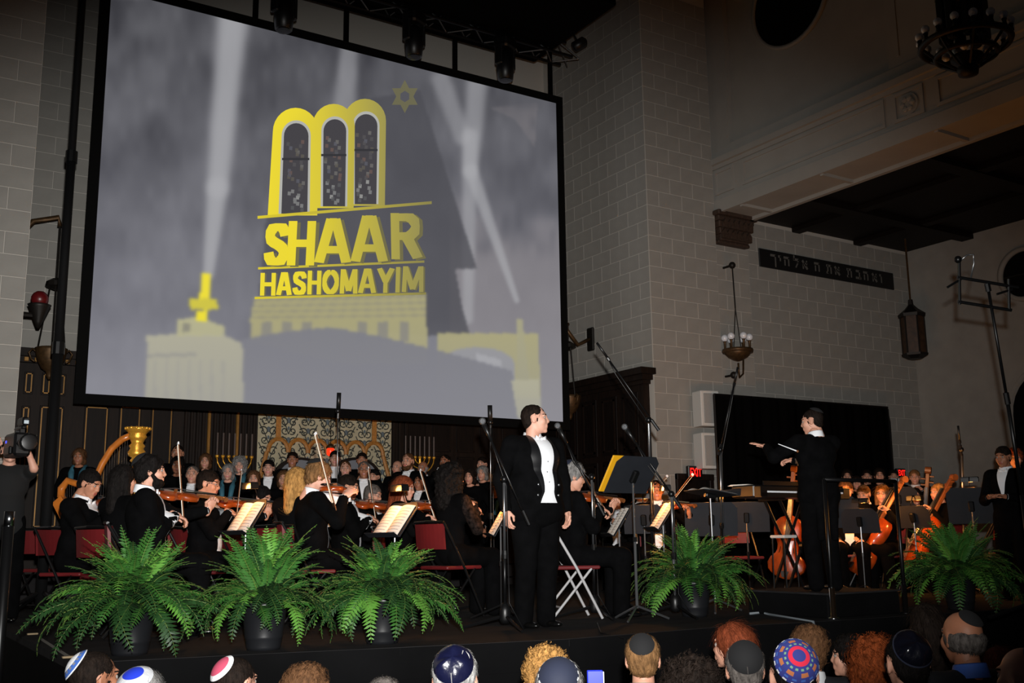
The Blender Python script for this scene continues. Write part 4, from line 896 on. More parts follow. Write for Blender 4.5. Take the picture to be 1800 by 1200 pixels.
def sdf_mesh(prims, h=.015, k=.03):
    bbs = [_bb(p) for p in prims if p[5] > 0]; lo = np.min([b[0] for b in bbs], 0)-2*h; hi = np.max([b[1] for b in bbs], 0)+2*h
    n = np.ceil((hi-lo)/h).astype(int)+1; D = np.full(n, 1.)
    for p in prims:
        a, b = _bb(p); i0 = np.clip(np.floor((a-k-2*h-lo)/h).astype(int), 0, n-1); i1 = np.clip(np.ceil((b+k+2*h-lo)/h).astype(int)+1, 1, n)
        if np.any(i1 <= i0): continue
        xs = [lo[j]+h*np.arange(i0[j], i1[j]) for j in range(3)]; Pp = np.stack(np.meshgrid(*xs, indexing='ij'), -1); e = _dist(p, Pp)
        sl = tuple(slice(i0[j], i1[j]) for j in range(3)); d = D[sl]
        if p[5] > 0: q = np.maximum(k-np.abs(d-e), 0)/k; D[sl] = np.minimum(d, e)-q*q*k*.25
        else: e = -e; q = np.maximum(k-np.abs(d-e), 0)/k; D[sl] = np.maximum(d, e)+q*q*k*.25
    ins = D < 0; m = n-1; cnt = np.zeros(m, int)
    for dx in (0, 1):
        for dy in (0, 1):
            for dz in (0, 1): cnt += ins[dx:dx+m[0], dy:dy+m[1], dz:dz+m[2]]
    act = (cnt > 0) & (cnt < 8); idx = -np.ones(m, int); pts = np.argwhere(act); idx[act] = np.arange(len(pts))
    acc = np.zeros((len(pts), 3)); num = np.zeros(len(pts))
    for o1, o2 in _ED:
        o1, o2 = np.array(o1), np.array(o2); q1, q2 = pts+o1, pts+o2; v1, v2 = D[q1[:, 0], q1[:, 1], q1[:, 2]], D[q2[:, 0], q2[:, 1], q2[:, 2]]
        s = (v1 < 0) != (v2 < 0); t = np.where(s, v1/np.where(s, v1-v2, 1), 0); acc += s[:, None]*(o1+(o2-o1)*t[:, None]); num += s
    V = lo+h*(pts+acc/num[:, None]); F = []
    for ax_ in range(3):
        u, w_ = (ax_+1) % 3, (ax_+2) % 3; s0 = [slice(None)]*3; s1 = [slice(None)]*3; s0[ax_] = slice(0, -1); s1[ax_] = slice(1, None)
        ch = ins[tuple(s0)] != ins[tuple(s1)]; e = np.argwhere(ch); e = e[(e[:, u] > 0) & (e[:, w_] > 0) & (e[:, u] < m[u]) & (e[:, w_] < m[w_])]
        if not len(e): continue
        du = np.zeros(3, int); du[u] = 1; dw = np.zeros(3, int); dw[w_] = 1
        Q = np.stack([idx[tuple((e-du-dw).T)], idx[tuple((e-dw).T)], idx[tuple(e.T)], idx[tuple((e-du).T)]], 1)
        fl = ~ins[tuple(e.T)]; Q[fl] = Q[fl][:, ::-1]; F.append(Q)
    F = np.concatenate(F); F = F[(F >= 0).all(1)]; return V, F
# ---- heads (local: +Y forward, z 0 at ear level, chin -.115, crown +.12)
def head_data(kind):
    f = kind == 'f'; w = .94 if f else 1.
    pr_ = [E_((0, -.015, .03), (.075*w, .096, .086)), E_((0, .03, -.03), (.060*w, .064, .078)), E_((0, .034, -.072), (.044*w if not f else .038, .05, .04)), E_((0, .073, -.098), (.02 if not f else .015, .016, .016)),
           C_((-.034, .078, .03), (.034, .078, .03), .012 if not f else .009), C_((0, .086, .016), (0, .101 if not f else .097, -.02), .008, .0115 if not f else .0095), E_((0, .094, -.025), (.017, .012, .008)),
           E_((.04*w, .058, -.022), (.022, .026, .028)), E_((-.04*w, .058, -.022), (.022, .026, .028)),
           E_((.031, .099, .008), (.019, .02, .012), op=-1), E_((-.031, .099, .008), (.019, .02, .012), op=-1),
           C_((-.019, .085, -.053), (.019, .085, -.053), .006), C_((-.016, .085, -.065), (.016, .085, -.065), .007)]
    for s in (-1, 1): pr_ += [E_((s*.076*w, -.008, -.004), (.011, .021, .034), rotm('Z', s*.35)), E_((s*.09*w, .0, -.002), (.008, .011, .018), op=-1)]
    pr_ += [C_((0, -.022, -.05), (0, -.04, -.2), .052 if not f else .045, .06 if not f else .05)]
    V, F = sdf_mesh(pr_, .0075, .016); c = V[F].mean(1); mi = np.zeros(len(F), int)
    mi[(c[:, 1] > .078) & (np.abs(c[:, 0]) < .022) & (c[:, 2] > -.07) & (c[:, 2] < -.05)] = 1
    mi[(c[:, 1] > .06) & (np.abs(np.abs(c[:, 0])-.032) < .021) & (c[:, 2] > .026) & (c[:, 2] < .034)] = 2
    g = G(); g.add(V, F.tolist(), mi)
    for s in (-1, 1): g.sph((s*.031, .074, .008), .0125, 10, 3); g.sph((s*.031, .0815, .008), (.0062, .0062, .0062), 8, 4)
    return np.concatenate(g.v), g.f, g.m
def hair_data(style):
    if style in ('short', 'crop'):
        q = .006 if style == 'crop' else .0
        p = [E_((0, -.02, .036), (.084-q, .104-q, .092-q)), E_((0, -.055, -.02), (.07-q, .055-q, .06)), E_((0, .11, -.035), (.085, .075, .098), op=-1), E_((.09, .035, -.05), (.05, .06, .075), op=-1), E_((-.09, .035, -.05), (.05, .06, .075), op=-1)]
        p += [C_((.079, .02, .0), (.078, .018, -.025), .007), C_((-.079, .02, .0), (-.078, .018, -.025), .007)]; amp, fr = .004, 28
    elif style == 'wavy':
        p = [E_((0, -.022, .04), (.094, .112, .1)), E_((0, -.06, -.02), (.082, .06, .075)), E_((0, .11, -.035), (.085, .075, .1), op=-1)]; amp, fr = .012, 26
    elif style == 'curly':
        p = [E_((0, -.022, .04), (.115, .125, .118)), E_((0, -.05, -.05), (.115, .085, .1)), E_((0, .12, -.04), (.082, .085, .1), op=-1)]; amp, fr = .02, 34
    elif style == 'fringe':      # bald crown, hair round the back and sides
        p = [E_((0, -.025, -.005), (.086, .102, .062)), E_((0, .09, -.02), (.095, .08, .11), op=-1), E_((0, .0, .1), (.075, .1, .075), op=-1)]; amp, fr = .006, 30
    elif style == 'long':
        p = [E_((0, -.02, .036), (.088, .106, .095)), C_((0, -.07, .0), (0, -.09, -.24), .075, .06), C_((.07, -.03, .0), (.085, -.03, -.24), .035, .028), C_((-.07, -.03, .0), (-.085, -.03, -.24), .035, .028), E_((0, .12, -.045), (.07, .095, .115), op=-1)]; amp, fr = .005, 24
    elif style == 'longcurly':
        p = [E_((0, -.03, .04), (.12, .12, .115)), C_((0, -.07, .0), (0, -.09, -.2), .11, .09), C_((.08, -.03, .0), (.09, -.03, -.18), .055, .05), C_((-.08, -.03, .0), (-.09, -.03, -.18), .055, .05), E_((0, .13, -.04), (.072, .09, .11), op=-1)]; amp, fr = .022, 30
    elif style == 'bob':
        p = [E_((0, -.02, .036), (.09, .108, .096)), E_((0, -.04, -.06), (.095, .08, .08)), E_((0, .115, -.045), (.07, .09, .115), op=-1), E_((0, 0, -.2), (.2, .2, .09), op=-1)]; amp, fr = .007, 22
    elif style == 'bun':
        p = [E_((0, -.02, .036), (.084, .104, .093)), E_((0, -.13, .03), (.045, .04, .045)), E_((0, -.06, -.02), (.066, .05, .06)), E_((0, .11, -.035), (.08, .078, .1), op=-1)]; amp, fr = .004, 26
    V, F = sdf_mesh(p, .008, .02); off = Vector((hash(style) % 7, 3, 1)) if False else Vector((len(style), 3, 1))
    c = V-np.array([0, -.02, 0]); nn = c/(np.linalg.norm(c, axis=1)[:, None]+1e-9)
    for i in range(len(V)):
        q = Vector(V[i])*fr+off; d = noise.noise(q)+.5*noise.noise(q*2.1)
        V[i] += nn[i]*d*amp
    return V, F.tolist()
_HC = {}
def strands(style, V, N, rs):
    """fine locks lying on the hair surface"""
    r = np.random.RandomState(rs); c = np.array([0, -.02, .03 if style not in ('long', 'longcurly') else -.02]); P = V[r.randint(0, len(V), N)]+r.normal(0, .002, (N, 3)); d = P-c; R0 = np.linalg.norm(d, axis=1); n = d/R0[:, None]
    cur = style in ('curly', 'longcurly', 'wavy'); lng = style in ('long', 'longcurly', 'bob')
    t = np.array([0, -.5, -1.])+r.normal(0, .35 if not lng else .12, (N, 3)); t -= n*(n*t).sum(1)[:, None]; t /= np.linalg.norm(t, axis=1)[:, None]+1e-9; b = np.cross(n, t)
    L = r.uniform(.025, .05, N) if not lng else r.uniform(.05, .11, N); K = 7 if cur else 4; vs = []; ph = r.uniform(0, 6, N)
    for j in range(K):
        u = j/(K-1); Q = P+t*(L*u)[:, None]
        if not lng: q = Q-c; q = q/np.linalg.norm(q, axis=1)[:, None]; Q = c+q*(R0*(1.012+.02*math.sin(PI*u)))[:, None]
        else: Q = Q+n*(.004+.006*math.sin(PI*u))
        if cur: a_ = ph+u*(6.5 if style != 'wavy' else 3.); am = .011 if style != 'wavy' else .006; Q = Q+b*(am*np.cos(a_))[:, None]+n*(am*.7*np.sin(a_)+.004)[:, None]
        w = (.0034 if cur else .0022)*(1-.75*u); vs.append(np.stack([Q-b*w, Q+b*w], 1))
    A_ = np.stack(vs, 1).reshape(-1, 3); F = []
    base = np.arange(N)[:, None]*(2*K)
    for j in range(K-1): F.append(np.concatenate([base+2*j, base+2*j+1, base+2*j+3, base+2*j+2], 1))
    return A_, np.concatenate(F).tolist()
def cached(k, fn):
    if k not in _HC: _HC[k] = fn()
    return _HC[k]
def hand_data(curl):
    p = [E_((0, .045, 0), (.04, .052, .014)), C_((0, -.03, 0), (0, .02, 0), .024, .026)]
    for i, (x, L) in enumerate(zip((-.03, -.01, .011, .03), (.072, .08, .074, .058))):
        a = np.array([x, .082-.004*abs(i-1.2), 0.]); an = 0.
        for j, fr in enumerate((.44, .32, .24)):
            an += curl*(.8 if j == 0 else 1.); b = a+L*fr*np.array([x*.8*(1-curl*.5), math.cos(an), -math.sin(an)]); p.append(C_(a, b, .0095-.001*j, .009-.001*j)); a = b
    p += [C_((-.03, .015, -.004), (-.055, .05, -.012-.015*curl), .013, .0105), C_((-.055, .05, -.012-.015*curl), (-.052+.012*curl, .082, -.018-.02*curl), .0102, .0085)]
    return sdf_mesh(p, .0058, .007)
HAIRC = {'black': (18, 15, 14), 'dark': (26, 19, 15), 'brown': (82, 56, 36), 'sandy': (112, 82, 52), 'blonde': (160, 118, 66), 'red': (116, 54, 24), 'auburn': (110, 52, 30), 'grey': (120, 118, 116), 'silver': (150, 149, 147), 'salt': (92, 86, 82), 'darkred': (60, 24, 18)}
def hairm(c): return mat('hair_'+c, HAIRC[c], .75, var=.5, scale=60, bump=.6, bscale=120, stretch=(1, 1, .35), spec=.1)
def kippah(parent, Mh, tilt, side, rad, rings, fold=0., name='kippah', grow=1.07):
    """skullcap following the crown; rings: list of (outer fraction, material)"""
    n = 32; ax_ = np.array([math.sin(side), -math.sin(tilt), math.cos(tilt)]); ax_ = nrm(ax_); u = nrm(np.cross(ax_, (0, 1., .3))); w_ = np.cross(ax_, u)
    cen = np.array([0, -.02, .036]); rr = np.array([.084, .104, .092])*grow; K = 14; v = []; cols = []
    mats = []; 
    for k in range(K+1):
        a = rad*k/K
        for i in range(n):
            th = 2*PI*i/n; d = ax_*math.cos(a)+(u*math.cos(th)+w_*math.sin(th))*math.sin(a); s = 1/np.linalg.norm(d/rr); v.append(cen+d*(s+.003*(1-(k/K)**2)+(fold*(1-abs(2*k/K-1))*(abs(math.sin(1.5*th+.7))**6-.35*abs(math.cos(2.5*th))) if fold else 0)))
    f = []; mi = []
    for m_ in rings:
        if m_[1] not in mats: mats.append(m_[1])
    for k in range(K):
        for i in range(n):
            f.append((k*n+i, (k+1)*n+i, (k+1)*n+(i+1) % n, k*n+(i+1) % n)); fr = (k+1)/K
            for r_ in rings:
                if fr <= r_[0]+1e-6:
                    m_ = r_[1]; 
                    if len(r_) > 2 and (i//r_[3]) % 2: m_ = r_[2]
                    if m_ not in mats: mats.append(m_)
                    mi.append(mats.index(m_)); break
            else: mi.append(0)
    g = G().add(v, f, mi); g.xf(Mh); o = g.build(name, mats, parent, True); return o
def ik(a, b, l1, l2, pole):
    a, b, pole = [np.asarray(q, float) for q in (a, b, pole)]; d = b-a; L = np.linalg.norm(d); mx = (l1+l2)*.995
    if L > mx: b = a+d/L*mx; d = b-a; L = mx
    x = (l1*l1-l2*l2+L*L)/(2*L); hgt = math.sqrt(max(0, l1*l1-x*x)); e = d/L; pp = pole-e*(pole@e); return a+e*x+nrm(pp)*hgt, b
def person(label, px_, py_, face, sit=True, s=None, t=None, Y=None, floor=0., lean=0., hyaw=0., hpitch=0., arms='rest', hair='short', hc='dark', kip=None, outfit='tux', tone=0, kind='m', glasses=False, fine=False, group=None, fat=1., legs=True, chairlab=None, bowdir=(.62, .25, -.72), inst=None, hold=None, scarf=None, beard=None, width=1., shirt=None, whitechair=False):
    if outfit == 'tux' and sit and floor > -.5 and kind == 'm': width, fat = 1.1, 1.14
    SHIRT_ = shirt or SHIRT
    Rl = rotm('X', -lean); pel = np.array([0, 0, .56 if sit else .95])
    tp = lambda x, y, z: pel+Rl@np.array([x, y, z])
    hcn = tp(0, .03, .665); rz = rz_of(face)
    # where it stands: the head goes to its place in the picture
    if s is None and t is None and Y is None: s = 1.
    if t is not None: P = ad(px_, py_, t); s = s or (P[2]-floor)/hcn[2]
    elif Y is not None: P = ay(px_, py_, Y); s = s or (P[2]-floor)/hcn[2]
    else: P = az(px_, py_, floor+hcn[2]*s)
    fl = P[2]-hcn[2]*s; Rz = rotm('Z', rz); off = Rz@(hcn*s); root = T('person', label, 'person', (P[0]-off[0], P[1]-off[1], fl), rz, group); root.scale = (s, s, s)
    sh = [tp(-.185*width, 0, .455), tp(.185*width, 0, .455)]; fem = kind == 'f'; fw = fat*(.88 if fem else 1.)
    # arms: [left, right] wrists
    nb = tp(0, 0, .5); wr_ = []; pole = [np.array([-.5, -.3, -.8]), np.array([.5, -.3, -.8])]; hn = [np.array([0, 0, 1.]), np.array([0, 0, 1.])]; curl = [.5, .5]; hd = [None, None]; held = {}
    if arms == 'violin':
        base = nb+np.array([-.07, .075, .0]); dv_ = nrm((-.5, .85, -.06)); up = nrm((.28, .18, .94)); wr_ = [base+dv_*.5+np.array([.0, -.03, -.085]), None]
        ct = base+dv_*.2+up*.055; bd = nrm(bowdir); wr_[1] = ct+bd*.27+np.array([.01, -.06, .05]); hn = [np.array([-.6, -.2, .2]), np.array([.2, 0, 1.])]; curl = [.9, .7]; hd = [nrm((.1, .35, .95)), nrm((-.25, .75, -.35))]
        held = dict(kind='violin', M=frame(dv_, up, base), frog=ct+bd*.30, tip=ct-bd*.40)
    elif arms == 'rest': wr_ = [tp(-.13, .3, .06), tp(.13, .3, .06)]; curl = [.3, .3]
    elif arms == 'side': wr_ = [tp(-.26*width, .03, -.06), tp(.26*width, .05, -.06)]; hn = [np.array([-1., .1, 0]), np.array([1., .1, 0])]; curl = [.45, .45]; hd = [np.array([.05, .1, -1.]), np.array([-.05, .1, -1.])]
    elif arms == 'fold': wr_ = [tp(-.1, .26, .2), tp(.1, .26, .2)]; hd = [nrm((.6, .6, .3)), nrm((-.6, .6, .3))]
    elif arms == 'cello': wr_ = [tp(-.1, .26, .46), tp(.3, .36, .12)]; curl = [.8, .8]; hn = [np.array([-.7, -.5, .2]), np.array([0, 0, 1.])]; hd = [nrm((.5, .2, .4)), nrm((-.5, .5, -.3))]
    elif arms == 'flute': wr_ = [tp(.02, .26, .52), tp(.26, .2, .5)]; hd = [nrm((.4, .5, .6)), nrm((.1, .6, .5))]; curl = [.7, .7]; hn = [np.array([-.5, 0, .6]), np.array([.5, 0, .6])]
    elif arms == 'none': wr_ = [tp(-.2, .05, .0), tp(.2, .05, .0)]
    else: wr_ = [np.array(q, float) for q in arms[0]]; hd = [None if q is None else nrm(q) for q in arms[1]]; curl = arms[2]; pole = [np.array(q, float) for q in arms[3]] if len(arms) > 3 else pole; hn = [np.array(q, float) for q in arms[4]] if len(arms) > 4 else hn
    # limbs
    A = []
    for i in (0, 1): el, wv = ik(sh[i], wr_[i], .285, .255, pole[i]); wr_[i] = wv; A.append((sh[i], el, wv))
    if sit: L_ = [(pel+np.array([x*.1, .0, -.02]), np.array([x*(.13 if not fem else .08), .42, .52]), np.array([x*.12, .40, .09])) for x in (-1, 1)]
    else: L_ = [(pel+np.array([x*.09, 0, -.02]), np.array([x*.105, .02, .5]), np.array([x*.11, -.02, .09])) for x in (-1, 1)]
    tor = [E_(tp(0, .005, .36), (.165*width, .105*fw, .16), Rl), E_(tp(0, .012, .18), (.145*fw, .105*fw, .15), Rl), E_(tp(0, 0, .02), (.16*fw, .12*fw, .12), Rl), C_(sh[0]+Rl@np.array([.03, 0, .0]), sh[1]-Rl@np.array([.03, 0, .0]), .062), C_(tp(0, -.01, .44), tp(0, -.005, .56), .075, .055)]
    if fem: tor += [E_(tp(x*.07, .085, .34), (.06, .05, .06), Rl) for x in (-1, 1)]
    # body: one mesh of trunk, limbs, head and hands
    bp = [q[:] for q in tor]
    for a, e, wv in A: bp += [C_(a, e, .045, .037), C_(e, wv, .037, .026)]
    if legs:
        for a, k_, an in L_: bp += [C_(a, k_, .08, .052), C_(k_, an, .05, .034), C_(an-np.array([0, .0, .04]), an+np.array([0, .11, -.062]), .024, .016)]
    g = G()
    V, F = sdf_mesh(bp, .024, .03); g.add(V, F.tolist(), 0)
    hv, hf, hm = cached('head'+kind, lambda: head_data(kind)); Rh = Rl@rotm('Z', -math.radians(hyaw))@rotm('X', math.radians(hpitch)); Mh = np.eye(4); Mh[:3, :3] = Rh; Mh[:3, 3] = hcn
    g.add(hv@Rh.T+hcn, hf, hm)
    for i in (0, 1):
        d = hd[i] if hd[i] is not None else nrm(A[i][2]-A[i][1]); M = frame(d, hn[i], A[i][2]); V, F = cached('hand%.1f' % curl[i], lambda: hand_data(curl[i])); sg_ = np.array([1., 1, 1]) if i else np.array([-1., 1, 1])
        V = V*sg_*(.92 if fem else 1.); F2 = F if i else F[:, ::-1]; g.add(V@M[:3, :3].T+M[:3, 3], F2.tolist(), 0)
    body = g.build('body', [skin(tone), lipm(tone), hairm(hc), EYEW, EYED], root, True)
    # hair
    if hair:
        V, F = cached('hair'+hair, lambda: hair_data(hair)); gh = G().add(V@Rh.T+hcn, F); nst = 900 if floor < -.5 else (320 if sit else 120)
        A_, F_ = cached('str%s%d' % (hair, nst), lambda: strands(hair, V, nst, 5)); gh.add(A_@Rh.T+hcn, F_).build('hair', hairm(hc), root, True)
    if beard:
        V, F = cached('beard', lambda: sdf_mesh([E_((0, .045, -.085), (.058, .055, .05)), C_((.07, .01, -.03), (.05, .05, -.08), .014, .02), C_((-.07, .01, -.03), (-.05, .05, -.08), .014, .02), C_((-.025, .09, -.042), (.025, .09, -.042), .008), E_((0, .105, -.059), (.022, .03, .011), op=-1)], .008, .015))
        G().add(V@Rh.T+hcn, F.tolist()).build('beard', hairm(beard), root, True)
    if kip: kippah(root, Mh, *kip, grow={'wavy': 1.25, 'short': 1.09, 'curly': 1.3, 'fringe': 1.0, None: 1.0}.get(hair, 1.06))
    if glasses:
        gg = G()
        for x in (-1, 1): gg.tube([(x*.033+.021*math.cos(a*PI/6), .1, .006+.015*math.sin(a*PI/6)) for a in range(13)], .002, 5); gg.tube([(x*.054, .1, .008), (x*.08, .0, .01)], .002, 5)
        gg.tube([(-.012, .1, .008), (.012, .1, .008)], .002, 5); gg.xf(Mh); gg.build('glasses', BLACKM, root)
    # clothes
    big = .013; jk = [[q[0], q[1], (q[2] if q[0] == 'c' else q[2]+big), (q[3]+big if q[0] == 'c' else q[3]), (q[4]+big if q[0] == 'c' else None), q[5]] for q in tor[:4]]
    jk += [C_(tp(x*.05, -.02, .485), tp(x*.16*width, -.004, .456), .05, .062) for x in (-1, 1)]
    if not fem: jk += [E_(tp(0, .0, .34), (.19*width, .125*fw, .17), Rl), E_(tp(0, .01, .12), (.17*fw, .13*fw, .17), Rl)]
    if fem: jk += [[q[0], q[1], q[2]+big, q[3], None, 1] for q in tor[5:]]
    short = outfit == 'tee'
    for a, e, wv in A:
        end = wv+(e-wv)*.1
        if short: jk += [C_(a, a+(e-a)*.8, .068, .06)]
        else: jk += [C_(a, e, .074 if not fem else .06, .06 if not fem else .048), C_(e, end, .058 if not fem else .046, .044 if not fem else .034)]
    if not sit: jk += [E_(tp(0, -.005, -.05), (.19*fw, .14*fw, .16), Rl)]
    if not sit and outfit == 'tux' and not fem: jk += [C_(tp(-.07, -.1, -.05), (-.08, -.1, .5), .05, .035), C_(tp(.07, -.1, -.05), (.08, -.1, .5), .05, .035)]
    cm_ = {'tux': TUX, 'black': TUX, 'dress': BLACKC, 'lace': BLACKC, 'tee': mat('black_tshirt', (14, 14, 15), .9), 'suit': mat('dark_suit', (22, 23, 28), .85, var=.2, scale=14)}[outfit if isinstance(outfit, str) else 'black']
    V, F = sdf_mesh(jk, .012 if fine else .018, .028)
    G().add(V, F.tolist()).build('tailcoat' if outfit == 'tux' else ('t_shirt' if short else ('jacket' if outfit == 'suit' else 'black_top')), cm_, root, True)
    if legs:
        tr_ = [E_(pel+np.array([0, 0, .03]), (.17*fw, .13*fw, .12))]
        for a, k_, an in L_: tr_ += [C_(a, k_, .1*(1 if sit else fw), .085), C_(k_, an+np.array([0, .0, -.02]), .083, .074)]
        if fem and sit: tr_ += [C_(L_[0][1], L_[1][1], .07)]
        V, F = sdf_mesh(tr_, .014 if fine else .022, .03); G().add(V, F.tolist()).build('skirt' if fem else 'trousers', TROUS, root, True)
        for a, k_, an in L_:
            V, F = cached('shoe', lambda: sdf_mesh([E_((0, .0, .0), (.042, .06, .035)), E_((0, .1, -.015), (.045, .09, .025)), E_((0, .05, -.1), (.3, .3, .058), op=-1)], .01, .02)); G().add(V+an+np.array([0, .0, -.045]), F.tolist()).build('shoe', SHOE, root, True)
    if outfit in ('tux', 'suit'):
        def front(xs, z, lift):
            ys = np.linspace(.3, -.02, 65); P = np.array([[tp(x, y, z) for y in ys] for x in xs]); D = sdf_eval(jk, P.reshape(-1, 3), .028).reshape(len(xs), -1)
            o = []
            for r_ in range(len(xs)):
                k_ = np.argmax(D[r_] < 0); y = ys[k_] if D[r_].min() < 0 else .05
                if k_ > 0 and D[r_][k_] < 0: f_ = D[r_][k_-1]/(D[r_][k_-1]-D[r_][k_]+1e-9); y = ys[k_-1]+(ys[k_]-ys[k_-1])*f_
                o.append(tp(xs[r_], y+lift, z))
            return o
        nz_, nx = (26, 9) if fine else (14, 5); slim = not sit and not fine; zs = np.linspace(.0 if outfit == 'tux' and not slim else .22, .535, nz_); v = []
        def hw_(z): return np.interp(z, [0, .08, .2, .47, .535], [.085, .05, .055, .075, .07]) if outfit == 'tux' and not slim else np.interp(z, [.2, .47, .535], [.01, .06, .06])
        for z in zs: w2 = hw_(z); v += front(np.linspace(-w2, w2, nx), z, .004)
        G().add(v, [(j*nx+i, j*nx+i+1, (j+1)*nx+i+1, (j+1)*nx+i) for j in range(nz_-1) for i in range(nx-1)]).build('shirt_front', SHIRT_, root, True)
        if fine:
            for s_ in (-1, 1):
                v = []
                for z in zs:
                    w2 = hw_(z); wl_ = np.interp(z, [0, .1, .36, .42, .535], [.004, .02, .075, .055, .03]); r_ = front(np.linspace(w2-.004, w2+wl_, 4)*s_, z, .010); v += r_
                f = [(j*4+i, j*4+i+1, (j+1)*4+i+1, (j+1)*4+i) for j in range(nz_-1) for i in range(3)]
                G().add(v, f).build('lapel', SATIN, root, True)
            for z in (.06, .14):
                for s_ in (-1, 1): q = front([s_*.1], z, .012)[0]; G().sph(q, (.011, .008, .011), 8).build('button', STEEL, root, True)
            for z in (.16, .24, .32): q = front([0.], z, .006)[0]; G().sph(q, .006, 6).build('shirt_stud', STEEL, root, True)
        q = G(); n = 18
        for rad_, z in ((.066, .485), (.062, .535), (.058, .545)): pass
        v = []
        for z, rx, ry in ((.50, .082, .086), (.556, .070, .073), (.562, .066, .069), (.53, .062, .064)):
            for k_ in range(n): a = 2*PI*k_/n; v.append(tp(rx*math.cos(a), -.012+ry*math.sin(a), z-.012*(math.sin(a))))
        q.add(v, [(j*n+i, j*n+(i+1) % n, (j+1)*n+(i+1) % n, (j+1)*n+i) for j in range(3) for i in range(n)]); q.build('collar', SHIRT_, root, True)
        if outfit == 'tux':
            q = G()
            fy = front([0.], .505, .0)[0]; yo = max(0., (np.linalg.inv(Rl)@(fy-pel))[1]-.07)+.006
            tq = tp; tp2 = lambda x, y, z: tq(x, y+yo, z)
            for s_ in (-1, 1): q.add([tp2(0, .066, .505), tp2(s_*.05, .058, .53), tp2(s_*.052, .058, .475), tp2(0, .08, .505), tp2(s_*.05, .072, .53), tp2(s_*.052, .072, .475)], [(0, 1, 2), (3, 5, 4), (0, 3, 4, 1), (1, 4, 5, 2), (2, 5, 3, 0)])
            q.sph(tp2(0, .078, .503), (.011, .01, .012), 8); q.build('bow_tie', SHIRT, root, True)
        for i in (0, 1):
            a, e, wv = A[i]; d = nrm(wv-e); G().tube([wv-d*.035, wv-d*.004], .037, 12, cap=False).build('cuff', SHIRT, root, True)
    if outfit == 'lace':
        LM = mat('black_lace', (26, 20, 18), .9, var=1., scale=38, spec=.1)
        for a, e, wv in A:
            V, F = sdf_mesh([C_(a, e, .066, .053), C_(e, wv, .052, .036)], .014, .02); G().add(V, F.tolist()).build('lace_sleeve', LM, root, True)
    if scarf:
        q = G(); q.tube([tp(.0, -.075, .53), tp(.085, -.02, .53), tp(.07, .11, .44), tp(.05, .17, .24)], [.03, .036, .04, .03], 8); q.tube([tp(.0, -.075, .53), tp(-.085, -.02, .53), tp(-.07, .11, .44), tp(-.05, .17, .24)], [.03, .036, .04, .03], 8)
        q.build('scarf', scarf, root, True)
    Mw = np.array(Matrix.Translation((P[0]-off[0], P[1]-off[1], fl)) @ Matrix.Rotation(rz, 4, 'Z') @ Matrix.Diagonal((s, s, s, 1)))
    toW = lambda p: (Mw@np.array([*p, 1.]))[:3]
    if held and inst:
        M = Mw@held['M']; fiddle('violin', M, 'violin held by the '+inst, 'violins of the orchestra'); bow(toW(held['frog']), toW(held['tip']), 'bow of the '+inst)
    if chairlab and sit: chair((P[0]-off[0], P[1]-off[1], fl), rz, chairlab, whitechair).scale = (s, s, s)
    return root, toW, tp, A
# ------------------------------------------------------------------ people on the stage
KB = mat('kippah_black_suede', (16, 16, 18), .9); KN = mat('kippah_navy', (26, 32, 52), .8); KSAT = mat('kippah_navy_satin', (14, 16, 40), .25, bump=.8, bscale=14, coat=.3); KSATB = mat('kippah_black_satin', (10, 11, 20), .22, bump=.8, bscale=14, coat=.4)
KW = mat('kippah_white_knit', (226, 228, 230), .9, bump=.5, bscale=300); KBL = mat('kippah_blue_knit', (52, 92, 168), .9); KPK = mat('kippah_pink', (176, 66, 92), .9); KGR = mat('kippah_grey_knit', (120, 122, 130), .9, bump=.5, bscale=300)
KR = mat('kippah_red_knit', (196, 30, 60), .9); KDB = mat('kippah_deepblue_knit', (40, 48, 120), .9); KOR = mat('kippah_orange_knit', (170, 100, 60), .9); KGN = mat('kippah_green_knit', (110, 150, 120), .9)
TEAL = mat('teal_scarf', (52, 104, 122), .7, var=.2); BL = [(1., KB)]
# singer
pS, wS, tS, aS = person('tall singer in black tailcoat and white bow tie standing at the microphone', 941, 737, 54, sit=False, t=8.38, arms='side', hair='crop', hc='dark', outfit='tux', tone=3, fine=True, fat=1.42, width=1.2, hyaw=-50, hpitch=3)
# conductor
cl_ = ((-.38, .27, 1.38), (-.02, .34, 1.26))
pC, wC, tC, aC = person('conductor in black tails seen from behind with a raised open hand', 1427, 741, -112, sit=False, t=9.3, floor=.205, arms=(cl_, ((-.85, .4, .35), (-.5, .7, .1)), (.15, .8), ((-.6, -.3, -.5), (.3, -.3, -.9)), ((0, -.2, 1.), (0, 0, 1.))), hair='crop', hc='dark', outfit='tux', tone=0, fine=True, hyaw=-40, hpitch=-8, fat=1.18, width=1.14, kip=(.6, 0, .75, BL))
bt = T('baton', 'thin white baton in the hand of the conductor', 'baton'); a_, b_2 = ad(1368, 780, 9.05), ad(1402, 793, 9.0)
G().tube([b_2, a_], [.006, .003], 6).build('shaft', SHIRT, bt); G().sph(b_2, .012, 8).build('grip', VARND, bt, True)
R_ = 'red folding chair under the '
def vio(desc, x, y, a, who, **k): return person(desc, x, y, a, arms='violin', inst=who, chairlab=R_+who, **k)
vio('dark-haired young man with bowed head in tailcoat, left of the violins', 158, 850, 12, s=.99, lean=.12, hpitch=-18, hair='short', hc='black', tone=1, who='young man with the bowed head at the left')
person('long dark-haired woman seen from behind, between two violinists on the left', 219, 843, -55, s=.97, arms='rest', hair='long', hc='black', outfit='dress', kind='f', chairlab=R_+'long dark-haired woman on the left')
